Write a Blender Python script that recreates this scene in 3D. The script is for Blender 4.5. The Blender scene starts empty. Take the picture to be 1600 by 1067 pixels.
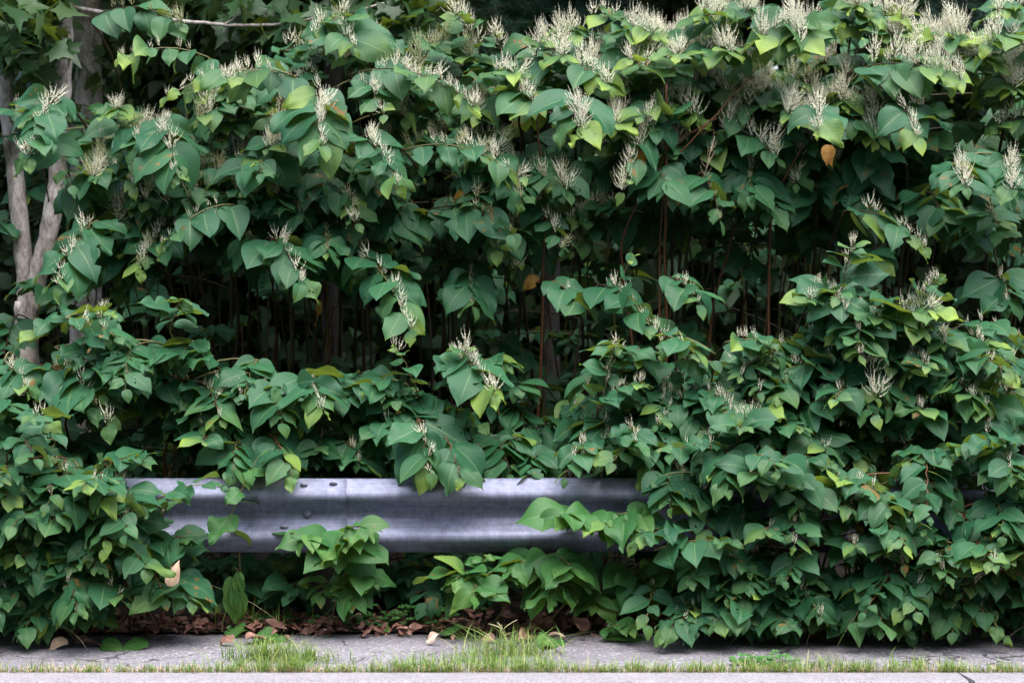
import bpy, math, random
import numpy as np
from mathutils import Vector, Matrix
R = math.radians
random.seed(7); rng = np.random.default_rng(11)
S = bpy.context.scene; COL = S.collection

# ------------------------------------------------------------------ camera
CAM_H, CAM_D, FPX, HOR = 1.45, 8.0, 2952.0, 452.0      # eye height, metres to the rail, focal length and horizon row (1600 px wide)
cd = bpy.data.cameras.new('camera'); cam = bpy.data.objects.new('camera', cd); COL.objects.link(cam)
cam.location = (0, -CAM_D, CAM_H); cam.rotation_euler = (R(90), 0, 0)
cd.sensor_width = 36; cd.lens = FPX/1600*36; cd.shift_y = (HOR-533.5)/1600
cd.clip_end = 500; cd.dof.use_dof = True; cd.dof.focus_distance = 7.9; cd.dof.aperture_fstop = 3.2
S.camera = cam
# ------------------------------------------------------------------ sky, sun, exposure
SUN_EL, SUN_AZ = 71.0, 155.0         # azimuth clockwise from +Y (into the thicket); the sun stands high, behind and right of the camera
w = bpy.data.worlds.new('World'); S.world = w; w.use_nodes = True
nt = w.node_tree; bg = nt.nodes['Background']
sky = nt.nodes.new('ShaderNodeTexSky'); sky.sky_type = 'NISHITA'; sky.sun_disc = False
sky.sun_elevation = R(SUN_EL); sky.sun_rotation = R(SUN_AZ); sky.air_density = 1.0; sky.dust_density = 3.0; sky.ozone_density = 1.0
nt.links.new(sky.outputs[0], bg.inputs[0]); bg.inputs[1].default_value = 0.15
ld = bpy.data.lights.new('sun', 'SUN'); ld.energy = 2.1; ld.angle = R(75); ld.color = (1, .975, .93)
sun = bpy.data.objects.new('sun', ld); COL.objects.link(sun)
sd = Vector((math.sin(R(SUN_AZ))*math.cos(R(SUN_EL)), math.cos(R(SUN_AZ))*math.cos(R(SUN_EL)), math.sin(R(SUN_EL))))
sun.rotation_euler = sd.to_track_quat('Z', 'Y').to_euler(); sun.location = (0, -6, 12)
S.view_settings.view_transform = 'Standard'; S.view_settings.look = 'None'; S.view_settings.exposure = 1.72; S.view_settings.gamma = 1
S.cycles.max_bounces = 8; S.cycles.transparent_max_bounces = 8; S.cycles.diffuse_bounces = 4

# ------------------------------------------------------------------ helpers
def P(u, v, y):
    """world point at depth y behind the rail line for a place measured on the survey photo"""
    d = CAM_D + y
    return np.array(((u-800)/FPX*d, y, CAM_H-(v-HOR)/FPX*d))
def V3(a): return np.array(a, float)
def nrm(a):
    a = np.asarray(a, float); return a/np.maximum(np.linalg.norm(a, axis=-1, keepdims=True), 1e-9)
UP = V3((0, 0, 1))
def link(name, me, parent=None, loc=None):
    o = bpy.data.objects.new(name, me); COL.objects.link(o)
    if parent is not None: o.parent = parent
    if loc is not None: o.location = loc
    return o
def tag(o, label=None, cat=None, group=None, kind=None):
    if label: o['label'] = label
    if cat: o['category'] = cat
    if group: o['group'] = group
    if kind: o['kind'] = kind
    return o
def thing(name, loc, label, cat, group=None):
    o = link(name, None, None, tuple(float(c) for c in loc)); o.empty_display_size = .05
    return tag(o, label, cat, group)
class MB:
    """collects vertices and faces of one mesh"""
    def __init__(s): s.v = []; s.f = []; s.n = 0; s.m = []
    def add(s, vs, fs, mi=0):
        s.v.append(np.asarray(vs, float).reshape(-1, 3)); b = s.n
        s.f += [tuple(i+b for i in f) for f in fs]; s.m += [mi]*len(fs); s.n += len(s.v[-1])
    def tube(s, pts, radii, sides=6, cap=True, mi=0):
        pts = np.asarray(pts, float); n = len(pts)
        radii = np.broadcast_to(np.asarray(radii, float), (n,))
        t = np.gradient(pts, axis=0) if n > 2 else np.repeat([pts[1]-pts[0]], 2, 0)
        t = nrm(t); ref = V3((0, 1, 0)) if abs(t[0][1]) < .8 else V3((1, 0, 0))
        a = nrm(np.cross(t, ref)); b = np.cross(t, a)
        an = np.arange(sides)/sides*2*np.pi
        ring = pts[:, None]+radii[:, None, None]*(np.cos(an)[None, :, None]*a[:, None]+np.sin(an)[None, :, None]*b[:, None])
        fs = [(i*sides+j, i*sides+(j+1) % sides, (i+1)*sides+(j+1) % sides, (i+1)*sides+j) for i in range(n-1) for j in range(sides)]
        if cap: fs += [tuple(range(sides))[::-1], tuple(range((n-1)*sides, n*sides))]
        s.add(ring, fs, mi)
    def box(s, c, d, mi=0):
        x, y, z = c; a, b, e = [q/2 for q in d]
        vs = [(x+i*a, y+j*b, z+k*e) for i in (-1, 1) for j in (-1, 1) for k in (-1, 1)]
        s.add(vs, [(0, 1, 3, 2), (4, 6, 7, 5), (0, 4, 5, 1), (2, 3, 7, 6), (0, 2, 6, 4), (1, 5, 7, 3)], mi)
    def build(s, name, mats, parent=None, smooth=True, off=None):
        me = bpy.data.meshes.new(name)
        vs = np.concatenate(s.v) if s.v else np.zeros((0, 3))
        if off is not None: vs = vs-np.asarray(off)
        me.from_pydata(vs.tolist(), [], s.f)
        for m in (mats if isinstance(mats, (list, tuple)) else [mats]): me.materials.append(m)
        if len(set(s.m)) > 1: me.polygons.foreach_set('material_index', s.m)
        me.polygons.foreach_set('use_smooth', [smooth]*len(me.polygons)); me.update()
        return link(name, me, parent)
def fast_mesh(name, verts, quads, mat, uv=None, data=None, smooth=True):
    """mesh from numpy arrays; quads (F,4); uv/data per vertex"""
    me = bpy.data.meshes.new(name); k = quads.shape[1]
    me.vertices.add(len(verts)); me.vertices.foreach_set('co', verts.astype(np.float32).ravel())
    me.loops.add(quads.size); me.loops.foreach_set('vertex_index', quads.ravel().astype(np.int32))
    me.polygons.add(len(quads)); me.polygons.foreach_set('loop_start', (np.arange(len(quads))*k).astype(np.int32))
    me.polygons.foreach_set('use_smooth', np.full(len(quads), smooth))
    if uv is not None:
        l = me.uv_layers.new(name='UVMap'); l.data.foreach_set('uv', uv[quads.ravel()].astype(np.float32).ravel())
    if data is not None:
        a = me.attributes.new('leafdata', 'FLOAT_COLOR', 'POINT'); a.data.foreach_set('color', data.astype(np.float32).ravel())
    me.materials.append(mat); me.update(calc_edges=True); me.validate()
    return me

# ------------------------------------------------------------------ materials
def mat(name):
    m = bpy.data.materials.new(name); m.use_nodes = True
    return m, m.node_tree, m.node_tree.nodes['Principled BSDF']
def N(t, typ, **kw):
    n = t.nodes.new(typ)
    for k, v in kw.items(): setattr(n, k, v)
    return n
def math_(t, op, a, b=None, c=None, clamp=False):
    n = N(t, 'ShaderNodeMath', operation=op, use_clamp=clamp)
    for i, x in enumerate((a, b, c)):
        if x is None: continue
        if isinstance(x, (int, float)): n.inputs[i].default_value = x
        else: t.links.new(x, n.inputs[i])
    return n.outputs[0]
def mix(t, f, a, b, blend='MIX'):
    n = N(t, 'ShaderNodeMix', data_type='RGBA', blend_type=blend)
    for i, x in ((0, f), (6, a), (7, b)):
        if isinstance(x, (int, float)): n.inputs[i].default_value = x
        elif isinstance(x, tuple): n.inputs[i].default_value = (*x, 1) if len(x) == 3 else x
        else: t.links.new(x, n.inputs[i])
    return n.outputs[2]
def noise(t, scale, detail=3, rough=.55, vec=None, dist=0):
    n = N(t, 'ShaderNodeTexNoise'); n.inputs['Scale'].default_value = scale; n.inputs['Detail'].default_value = detail
    n.inputs['Roughness'].default_value = rough; n.inputs['Distortion'].default_value = dist
    if vec is None: vec = N(t, 'ShaderNodeTexCoord').outputs['Object']
    t.links.new(vec, n.inputs['Vector']); return n.outputs[0]
def ramp(t, f, stops):
    n = N(t, 'ShaderNodeValToRGB'); e = n.color_ramp.elements
    while len(e) < len(stops): e.new(.5)
    for q, (p, c) in zip(e, stops): q.position = p; q.color = (*c, 1) if len(c) == 3 else c
    t.links.new(f, n.inputs[0]); return n.outputs[0]
def bump(t, b, h, strength=.3, dist=.01):
    n = N(t, 'ShaderNodeBump'); n.inputs['Strength'].default_value = strength; n.inputs['Distance'].default_value = dist
    t.links.new(h, n.inputs['Height']); t.links.new(n.outputs[0], b.inputs['Normal'])

def leaf_material(name, dark, mid, young, transl=.3, rough=.42, veins=True):
    """leafdata: r = yellowness (young tips, plus painted light on high sprays), g = random per leaf, b = browning, a = random 2"""
    m, t, b = mat(name)
    at = N(t, 'ShaderNodeAttribute', attribute_name='leafdata'); sp = N(t, 'ShaderNodeSeparateColor')
    t.links.new(at.outputs['Color'], sp.inputs[0]); r, g, bl = sp.outputs
    c = mix(t, g, dark, mid)
    nz = noise(t, 22, 3)
    if veins:
        uv0 = N(t, 'ShaderNodeUVMap'); s0 = N(t, 'ShaderNodeSeparateXYZ'); t.links.new(uv0.outputs[0], s0.inputs[0])
        pat = math_(t, 'ADD', math_(t, 'MULTIPLY', s0.outputs[1], .9), math_(t, 'MULTIPLY', noise(t, 9, 2), 1.6))
        r = math_(t, 'MULTIPLY', r, math_(t, 'SUBTRACT', pat, .55), clamp=True)
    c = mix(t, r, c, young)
    c = mix(t, math_(t, 'MULTIPLY', nz, .5), c, (.55, .62, .5), 'MULTIPLY')
    if veins:
        uvn = N(t, 'ShaderNodeUVMap'); su = N(t, 'ShaderNodeSeparateXYZ'); t.links.new(uvn.outputs[0], su.inputs[0])
        ac = math_(t, 'ABSOLUTE', math_(t, 'SUBTRACT', su.outputs[0], .5))
        midrib = math_(t, 'SUBTRACT', 1, math_(t, 'DIVIDE', ac, .022), clamp=True)
        ph = math_(t, 'SUBTRACT', su.outputs[1], math_(t, 'MULTIPLY', ac, .62))
        fr = math_(t, 'FRACT', math_(t, 'MULTIPLY', ph, 8.5))
        lat = math_(t, 'SUBTRACT', 1, math_(t, 'DIVIDE', math_(t, 'ABSOLUTE', math_(t, 'SUBTRACT', fr, .5)), .055), clamp=True)
        vein = math_(t, 'MAXIMUM', math_(t, 'MULTIPLY', midrib, .65), math_(t, 'MULTIPLY', lat, .11))
        c = mix(t, vein, c, (.22, .31, .12))
        bump(t, b, math_(t, 'ADD', math_(t, 'ABSOLUTE', math_(t, 'SUBTRACT', fr, .5)), math_(t, 'MULTIPLY', nz, .4)), .16, .004)
    br = math_(t, 'MULTIPLY', bl, math_(t, 'GREATER_THAN', math_(t, 'ADD', noise(t, 26, 4), math_(t, 'MULTIPLY', bl, .22)), .76))
    c = mix(t, br, c, (.22, .11, .03))
    geo = N(t, 'ShaderNodeNewGeometry')
    cb = mix(t, .45, c, (.13, .2, .09))
    c2 = mix(t, geo.outputs['Backfacing'], c, cb)
    t.links.new(c2, b.inputs['Base Color'])
    b.inputs['Roughness'].default_value = rough; b.inputs['Specular IOR Level'].default_value = .36
    tr = N(t, 'ShaderNodeBsdfTranslucent'); t.links.new(mix(t, .5, c, (.36, .46, .02)), tr.inputs[0])
    ms = N(t, 'ShaderNodeMixShader'); ms.inputs[0].default_value = transl
    t.links.new(b.outputs[0], ms.inputs[1]); t.links.new(tr.outputs[0], ms.inputs[2])
    last = ms.outputs[0]
    if veins:
        vo = N(t, 'ShaderNodeTexVoronoi'); vo.inputs['Scale'].default_value = 55; t.links.new(N(t, 'ShaderNodeTexCoord').outputs['Object'], vo.inputs['Vector'])
        hole = math_(t, 'MULTIPLY', math_(t, 'LESS_THAN', math_(t, 'ADD', vo.outputs['Distance'], math_(t, 'MULTIPLY', noise(t, 30, 3), .55)), .50), math_(t, 'MULTIPLY', math_(t, 'GREATER_THAN', at.outputs['Alpha'], .86), math_(t, 'GREATER_THAN', noise(t, 17, 2), .55)))
        tp = N(t, 'ShaderNodeBsdfTransparent'); mh = N(t, 'ShaderNodeMixShader'); t.links.new(hole, mh.inputs[0]); t.links.new(last, mh.inputs[1]); t.links.new(tp.outputs[0], mh.inputs[2]); last = mh.outputs[0]
    t.links.new(last, t.nodes['Material Output'].inputs[0])
    return m
M_LEAF = leaf_material('knotweed leaf', (.012, .084, .038), (.028, .128, .053), (.25, .36, .05), .27, .56)
M_FRESH = leaf_material('fresh knotweed leaf', (.028, .120, .030), (.048, .165, .042), (.22, .34, .05), .28, .54)
M_TREE = leaf_material('broadleaf tree leaf', (.020, .060, .022), (.040, .105, .034), (.13, .2, .05), .22, .45, veins=False)
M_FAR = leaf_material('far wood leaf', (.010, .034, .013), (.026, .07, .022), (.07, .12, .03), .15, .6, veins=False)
M_CLOVER = leaf_material('clover leaf', (.035, .14, .03), (.06, .2, .045), (.2, .3, .06), .25, .5, veins=False)
def simple(name, c1, c2, scale=20, rough=.6, bmp=.2, spec=.4):
    m, t, b = mat(name); nz = noise(t, scale, 5)
    t.links.new(mix(t, nz, c1, c2), b.inputs['Base Color']); b.inputs['Roughness'].default_value = rough
    b.inputs['Specular IOR Level'].default_value = spec
    if bmp: bump(t, b, nz, bmp, .004)
    return m
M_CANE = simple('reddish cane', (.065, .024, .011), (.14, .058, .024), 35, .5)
M_DCANE = simple('shade-toned brown cane', (.022, .016, .008), (.06, .036, .016), 30, .6)  # darker copy of the cane colour, the hollow's shade painted in
M_GCANE = simple('green cane', (.08, .10, .03), (.17, .13, .05), 30, .5)
def petal(name, c1, c2):
    m = simple(name, c1, c2, 60, .7, 0); t = m.node_tree; b = t.nodes['Principled BSDF']
    tl = N(t, 'ShaderNodeBsdfTranslucent'); tl.inputs[0].default_value = (*c1, 1); ms = N(t, 'ShaderNodeMixShader'); ms.inputs[0].default_value = .45
    t.links.new(b.outputs[0], ms.inputs[1]); t.links.new(tl.outputs[0], ms.inputs[2]); t.links.new(ms.outputs[0], t.nodes['Material Output'].inputs[0]); return m
M_FLOWER = petal('cream blossom', (.97, .955, .83), (.94, .90, .72))
M_BUD = petal('greenish blossom', (.64, .66, .42), (.50, .50, .28))
M_SEED = simple('dry blossom', (.34, .24, .17), (.5, .4, .3), 60, .8, 0)
def dead_leaf_mat(name, c1, c2, c3):
    m, t, b = mat(name); nz = noise(t, 30, 5)
    t.links.new(ramp(t, nz, [(.3, c1), (.5, c2), (.72, c3)]), b.inputs['Base Color']); b.inputs['Roughness'].default_value = .65
    bump(t, b, noise(t, 55, 4), .5, .004); return m
M_DEAD = dead_leaf_mat('dead leaf', (.09, .04, .03), (.21, .095, .07), (.36, .21, .17))
M_PALED = dead_leaf_mat('pale dead leaf', (.45, .28, .2), (.62, .44, .33), (.70, .58, .46))
M_ORANGE = dead_leaf_mat('orange leaf', (.17, .065, .012), (.28, .13, .014), (.34, .22, .04))
def bark(name, c1, c2, c3):
    m, t, b = mat(name)
    tc = N(t, 'ShaderNodeTexCoord'); mp = N(t, 'ShaderNodeMapping'); mp.inputs['Scale'].default_value = (1, 1, .45); t.links.new(tc.outputs['Object'], mp.inputs[0])
    n1 = noise(t, 20, 10, .72, mp.outputs[0], .3); n2 = noise(t, 90, 6, .65, mp.outputs[0])
    c = ramp(t, math_(t, 'ADD', math_(t, 'MULTIPLY', n1, .7), math_(t, 'MULTIPLY', n2, .3)), [(.40, c1), (.5, c2), (.60, c3)])
    t.links.new(c, b.inputs['Base Color']); b.inputs['Roughness'].default_value = .85; bump(t, b, n2, .5, .01); return m
M_BARK = bark('pale smooth bark', (.15, .125, .112), (.34, .295, .27), (.54, .49, .46))
M_DBARK = bark('dark bark', (.008, .006, .005), (.016, .012, .009), (.028, .022, .018))
M_NEEDLE = simple('pine needle', (.012, .05, .032), (.03, .085, .05), 8, .6, 0)

# ------------------------------------------------------------------ setting: ground, asphalt, kerb, road
def sheet(name, x0, x1, y0, y1, z, m, nx=1, ny=1, fz=None):
    xs = np.linspace(x0, x1, nx+1); ys = np.linspace(y0, y1, ny+1)
    X, Y = np.meshgrid(xs, ys, indexing='ij'); Z = np.full_like(X, z) if fz is None else fz(X, Y)
    vs = np.stack([X, Y, Z], -1).reshape(-1, 3); i, j = np.meshgrid(np.arange(nx), np.arange(ny), indexing='ij')
    a = (i*(ny+1)+j).ravel(); q = np.stack([a, a+ny+1, a+ny+2, a+1], 1)
    o = link(name, fast_mesh(name, vs, q, m)); o['kind'] = 'structure'; return o
m, t, b = mat('forest soil'); nz = noise(t, 14, 6)
t.links.new(ramp(t, nz, [(.3, (.010, .007, .005)), (.55, (.022, .015, .010)), (.75, (.05, .03, .02))]), b.inputs['Base Color']); b.inputs['Roughness'].default_value = .95
bump(t, b, nz, .8, .03); M_SOIL = m
def soil_z(X, Y): return .004+.07*np.clip(Y-.02, 0, .5)/.5+.012*np.sin(X*7+Y*5)*np.clip(Y*4, 0, 1)+.03*np.clip(Y-1, 0, 30)
sheet('ground', -150, 150, -150, 150, -.16, M_SOIL)
sheet('forest_floor', -12, 12, -.02, 16, 0, M_SOIL, 120, 80, soil_z)
m, t, b = mat('worn asphalt'); 
vo = N(t, 'ShaderNodeTexVoronoi'); vo.inputs['Scale'].default_value = 115; t.links.new(N(t, 'ShaderNodeTexCoord').outputs['Object'], vo.inputs['Vector'])
sc = N(t, 'ShaderNodeSeparateColor'); t.links.new(vo.outputs['Color'], sc.inputs[0])
base = ramp(t, noise(t, 5, 6, .65), [(.3, (.135, .128, .155)), (.7, (.195, .184, .217))])
c = mix(t, .4, base, ramp(t, sc.outputs[0], [(.1, (.07, .065, .075)), (.5, (.2, .188, .215)), (.86, (.28, .265, .29)), (.95, (.62, .6, .6))]))
st = noise(t, 2.2, 5, .6)
c = mix(t, math_(t, 'MULTIPLY', math_(t, 'GREATER_THAN', st, .6), .25), c, (.12, .105, .10))
c = mix(t, math_(t, 'MULTIPLY', ramp(t, noise(t, 1.1, 6, .7), [(.48, (0, 0, 0)), (.62, (1, 1, 1))]), .4), c, (.075, .066, .062))
ve = N(t, 'ShaderNodeTexVoronoi', feature='DISTANCE_TO_EDGE'); ve.inputs['Scale'].default_value = 1.3
wv = N(t, 'ShaderNodeVectorMath', operation='ADD'); tco = N(t, 'ShaderNodeTexCoord'); t.links.new(tco.outputs['Object'], wv.inputs[0])
nv = N(t, 'ShaderNodeTexNoise'); nv.inputs['Scale'].default_value = 5; nv.inputs['Detail'].default_value = 6; t.links.new(tco.outputs['Object'], nv.inputs['Vector'])
sv = N(t, 'ShaderNodeVectorMath', operation='SCALE'); sv.inputs['Scale'].default_value = .35; t.links.new(nv.outputs['Color'], sv.inputs[0]); t.links.new(sv.outputs[0], wv.inputs[1]); t.links.new(wv.outputs[0], ve.inputs['Vector'])
crk = math_(t, 'MULTIPLY', math_(t, 'LESS_THAN', ve.outputs['Distance'], .007), math_(t, 'GREATER_THAN', noise(t, 2.5, 2), .47))
c = mix(t, math_(t, 'MULTIPLY', crk, .85), c, (.02, .018, .017))
t.links.new(c, b.inputs['Base Color']); b.inputs['Roughness'].default_value = .85; bump(t, b, vo.outputs['Distance'], .7, .004); M_ASPH = m
m, t, b = mat('road asphalt'); nz = noise(t, 160, 4); t.links.new(ramp(t, nz, [(.3, (.03, .03, .032)), (.7, (.085, .083, .086))]), b.inputs['Base Color']); b.inputs['Roughness'].default_value = .9; M_ROAD = m
# asphalt verge with a ragged inner edge
nx = 240; xs = np.linspace(-9, 9, nx+1); edge = .02+.035*np.sin(xs*3.1)+.02*np.sin(xs*9.7+1)+.012*rng.standard_normal(nx+1)
mb = MB(); ny = 6
vs = [(x, -.868+(e+.868)*j/ny, .002+.010*math.sin(x*1.3)*(j/ny)) for x, e in zip(xs, edge) for j in range(ny+1)]
vs += [(x, e, -.1) for x, e in zip(xs, edge)]
nb = (nx+1)*(ny+1)
fs = [(i*(ny+1)+j, (i+1)*(ny+1)+j, (i+1)*(ny+1)+j+1, i*(ny+1)+j+1) for i in range(nx) for j in range(ny)]
fs += [(i*(ny+1)+ny, (i+1)*(ny+1)+ny, nb+i+1, nb+i) for i in range(nx)]
mb.add(vs, fs); o = mb.build('asphalt_walkway', M_ASPH); o['kind'] = 'structure'
# granite kerb: long stones with rounded arris and open joints
m, t, b = mat('granite kerb'); 
vo = N(t, 'ShaderNodeTexVoronoi'); vo.inputs['Scale'].default_value = 160; t.links.new(N(t, 'ShaderNodeTexCoord').outputs['Object'], vo.inputs['Vector'])
s2 = N(t, 'ShaderNodeSeparateColor'); t.links.new(vo.outputs['Color'], s2.inputs[0])
c = mix(t, .4, ramp(t, noise(t, 7, 6, .6), [(.3, (.18, .168, .19)), (.7, (.25, .233, .258))]), ramp(t, s2.outputs[0], [(.1, (.07, .065, .072)), (.4, (.21, .197, .215)), (.9, (.33, .305, .32))]))
t.links.new(c, b.inputs['Base Color']); b.inputs['Roughness'].default_value = .8; bump(t, b, noise(t, 60, 4), .4, .005)
mb = MB(); xk = P(1505, 1060, -.95)[0]
for k in range(-3, 3):
    x0, x1 = xk+k*4.6+.002, xk+(k+1)*4.6-.002
    if k == -1: pass
    prof = [(-.868, -.2), (-.868, -.004), (-.874, .006), (-1.03, .008), (-1.045, .004), (-1.052, -.006), (-1.06, -.2)]
    a = [(x0+(.02 if k == 0 and y < -1 else 0), y, z) for y, z in prof]; e = [(x1, y, z) for y, z in prof]; n = len(prof)
    mb.add(a+e, [(i, i+1, n+i+1, n+i) for i in range(n-1)]+[tuple(range(n))[::-1], tuple(range(n, 2*n))])
o = mb.build('kerb', m, smooth=False); o['kind'] = 'structure'
sheet('road', -60, 60, -14, -1.06, -.13, M_ROAD)

# ------------------------------------------------------------------ guardrail
m, t, b = mat('galvanised steel')
tc = N(t, 'ShaderNodeTexCoord'); mp = N(t, 'ShaderNodeMapping'); mp.inputs['Scale'].default_value = (1, 1, .35); t.links.new(tc.outputs['Object'], mp.inputs[0])
n1 = noise(t, 4, 7, .65, mp.outputs[0]); n2 = noise(t, 38, 6, .7, mp.outputs[0]); 
mp2 = N(t, 'ShaderNodeMapping'); mp2.inputs['Scale'].default_value = (.6, 1, 14); t.links.new(tc.outputs['Object'], mp2.inputs[0])
n3 = noise(t, 6, 6, .6, mp2.outputs[0])
f = math_(t, 'ADD', math_(t, 'ADD', math_(t, 'MULTIPLY', n1, .3), math_(t, 'MULTIPLY', n2, .42)), math_(t, 'MULTIPLY', n3, .28))
c = ramp(t, f, [(.36, (.085, .094, .135)), (.46, (.15, .163, .235)), (.54, (.205, .222, .315)), (.65, (.31, .33, .44))])
dirt = math_(t, 'GREATER_THAN', math_(t, 'MULTIPLY', n2, math_(t, 'ADD', n3, .5)), .73)
c = mix(t, math_(t, 'MULTIPLY', dirt, .5), c, (.13, .10, .09))
t.links.new(c, b.inputs['Base Color']); b.inputs['Metallic'].default_value = .4
t.links.new(math_(t, 'ADD', .5, math_(t, 'MULTIPLY', n2, .25)), b.inputs['Roughness']); bump(t, b, n2, .12, .003); M_STEEL = m
M_POST = simple('weathered post', (.018, .015, .013), (.04, .034, .03), 18, .85)
m, t, b = mat('dark bolt'); b.inputs['Base Color'].default_value = (.15, .16, .21, 1); b.inputs['Metallic'].default_value = .4; b.inputs['Roughness'].default_value = .5; M_BOLT = m
m, t, b = mat('slot shadow gap'); b.inputs['Base Color'].default_value = (.02, .02, .022, 1); b.inputs['Roughness'].default_value = .9; M_SLOT = m
ZC = P(800, 747, 0)[2]-.156
def wprof(n=44):
    """W-beam section as (z, forward) from top lip to bottom lip"""
    key = [(.156, .0), (.150, .014), (.118, .052), (.100, .068), (.082, .070), (.066, .062), (.030, .016), (.012, .004), (-.012, .004), (-.030, .016), (-.066, .062), (-.082, .070), (-.100, .068), (-.118, .052), (-.150, .014), (-.156, .0)]
    z = np.array([k[0] for k in key]); q = np.array([k[1] for k in key]); zi = np.linspace(.156, -.156, n)
    qi = np.interp(-zi, -z, q); qs = qi.copy()
    for _ in range(2): qs[1:-1] = (qs[:-2]+2*qs[1:-1]+qs[2:])/4
    return zi, qs
zi, qs = wprof()
def front(z): return -float(np.interp(-(z-ZC), -zi, qs))
gr = thing('guardrail', (0, .1, 0), 'galvanised steel W-shaped guardrail running level through the knotweed beside the walkway', 'guardrail')
def panel(x0, x1, fwd, nx=40, flare=0):
    xs = np.linspace(x0, x1, nx+1); n = len(zi)
    vs = []
    for x in xs:
        s = 1+flare*0
        dz = .0015*math.sin(x*3.3); dy = .002*math.sin(x*2.1+1)
        vs.append(np.stack([np.full(n, x), -qs-fwd+dy, zi+ZC+dz], 1))
    vf = np.concatenate(vs); vb = vf+V3((0, .003, 0)); m_ = len(vf)
    fs = [(i*n+j, i*n+j+1, (i+1)*n+j+1, (i+1)*n+j) for i in range(nx) for j in range(n-1)]
    fs2 = [tuple(m_+a for a in f[::-1]) for f in fs]
    rim = []
    for i in range(nx): rim += [(i*n, (i+1)*n, m_+(i+1)*n, m_+i*n), (i*n+n-1, m_+i*n+n-1, m_+(i+1)*n+n-1, (i+1)*n+n-1)]
    for j in range(n-1): rim += [(j, m_+j, m_+j+1, j+1), (nx*n+j, nx*n+j+1, m_+nx*n+j+1, m_+nx*n+j)]
    mb = MB(); mb.add(np.concatenate([vf, vb]), fs+fs2+rim); return mb
XS = P(541, 800, -.05)[0]
OFF = (0, .1, 0)
panel(-4.6, XS, .011, 48).build('rail_panel', M_STEEL, gr, off=OFF)
panel(XS-.318, 4.6, 0, 60).build('rail_panel', M_STEEL, gr, off=OFF)
def bolt(x, z, r=.016, slot=0):
    y = front(z)-.0112
    nrmz = (front(z+.004)-front(z-.004))/.008
    mb = MB(); c = V3((x, y, z)); ax = nrm(V3((0, -1, -nrmz)))
    a = V3((1, 0, 0)); bb = np.cross(ax, a)
    rows = [(1, 0), (1, .003), (.85, .007), (.5, .0095), (.0, .0105)]; sd = 14; vs = []
    for k, h in rows: vs += [c+ax*h+r*k*(math.cos(q)*a+math.sin(q)*bb) for q in np.arange(sd)/sd*2*np.pi]
    mb.add(vs, [(i*sd+j, i*sd+(j+1) % sd, (i+1)*sd+(j+1) % sd, (i+1)*sd+j) for i in range(4) for j in range(sd)])
    o = mb.build('bolt', M_BOLT, gr, off=OFF)
    if slot:
        mb = MB(); hl = slot; k = 10; ro = r*.78; out = []
        for s_, cx in ((1, x+hl), (-1, x-.004)):
            for q in np.linspace(-np.pi/2, np.pi/2, k): out.append(V3((cx+s_*ro*math.cos(q), y+.0035, z+s_*ro*math.sin(q))))
        o2 = out+[p+V3((0, .004, 0)) for p in out]; n = len(out)
        mb.add(o2, [tuple(range(n))[::-1], tuple(range(n, 2*n))]+[(i, (i+1) % n, n+(i+1) % n, n+i) for i in range(n)])
        mb.build('bolt_slot', M_SLOT, gr, off=OFF)
for u, v, r, sl in ((478, 803, .021, .036), (443, 825, .018, 0), (520, 757, .018, 0), (446, 857, .015, 0), (474, 759, .017, 0), (522, 836, .017, 0)):
    p = P(u, v, -.07); bolt(p[0], p[2], r, sl)
for xp in (P(500, 900, .2)[0], P(500, 900, .2)[0]+1.905, P(500, 900, .2)[0]-1.905, P(500, 900, .2)[0]+3.81):
    mb = MB()
    mb.box((xp, .235, .06), (.012, .14, 1.02)); 
    for yy in (.165, .305): mb.box((xp, yy, .06), (.10, .010, 1.02))
    mb.build('post', M_POST, gr, smooth=False, off=OFF)
    mb = MB(); mb.box((xp, .085, ZC), (.14, .146, .24)); o = mb.build('blockout', M_POST, gr, smooth=False, off=OFF)
    bv = o.modifiers.new('edge', 'BEVEL'); bv.width = .006; bv.segments = 2

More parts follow.
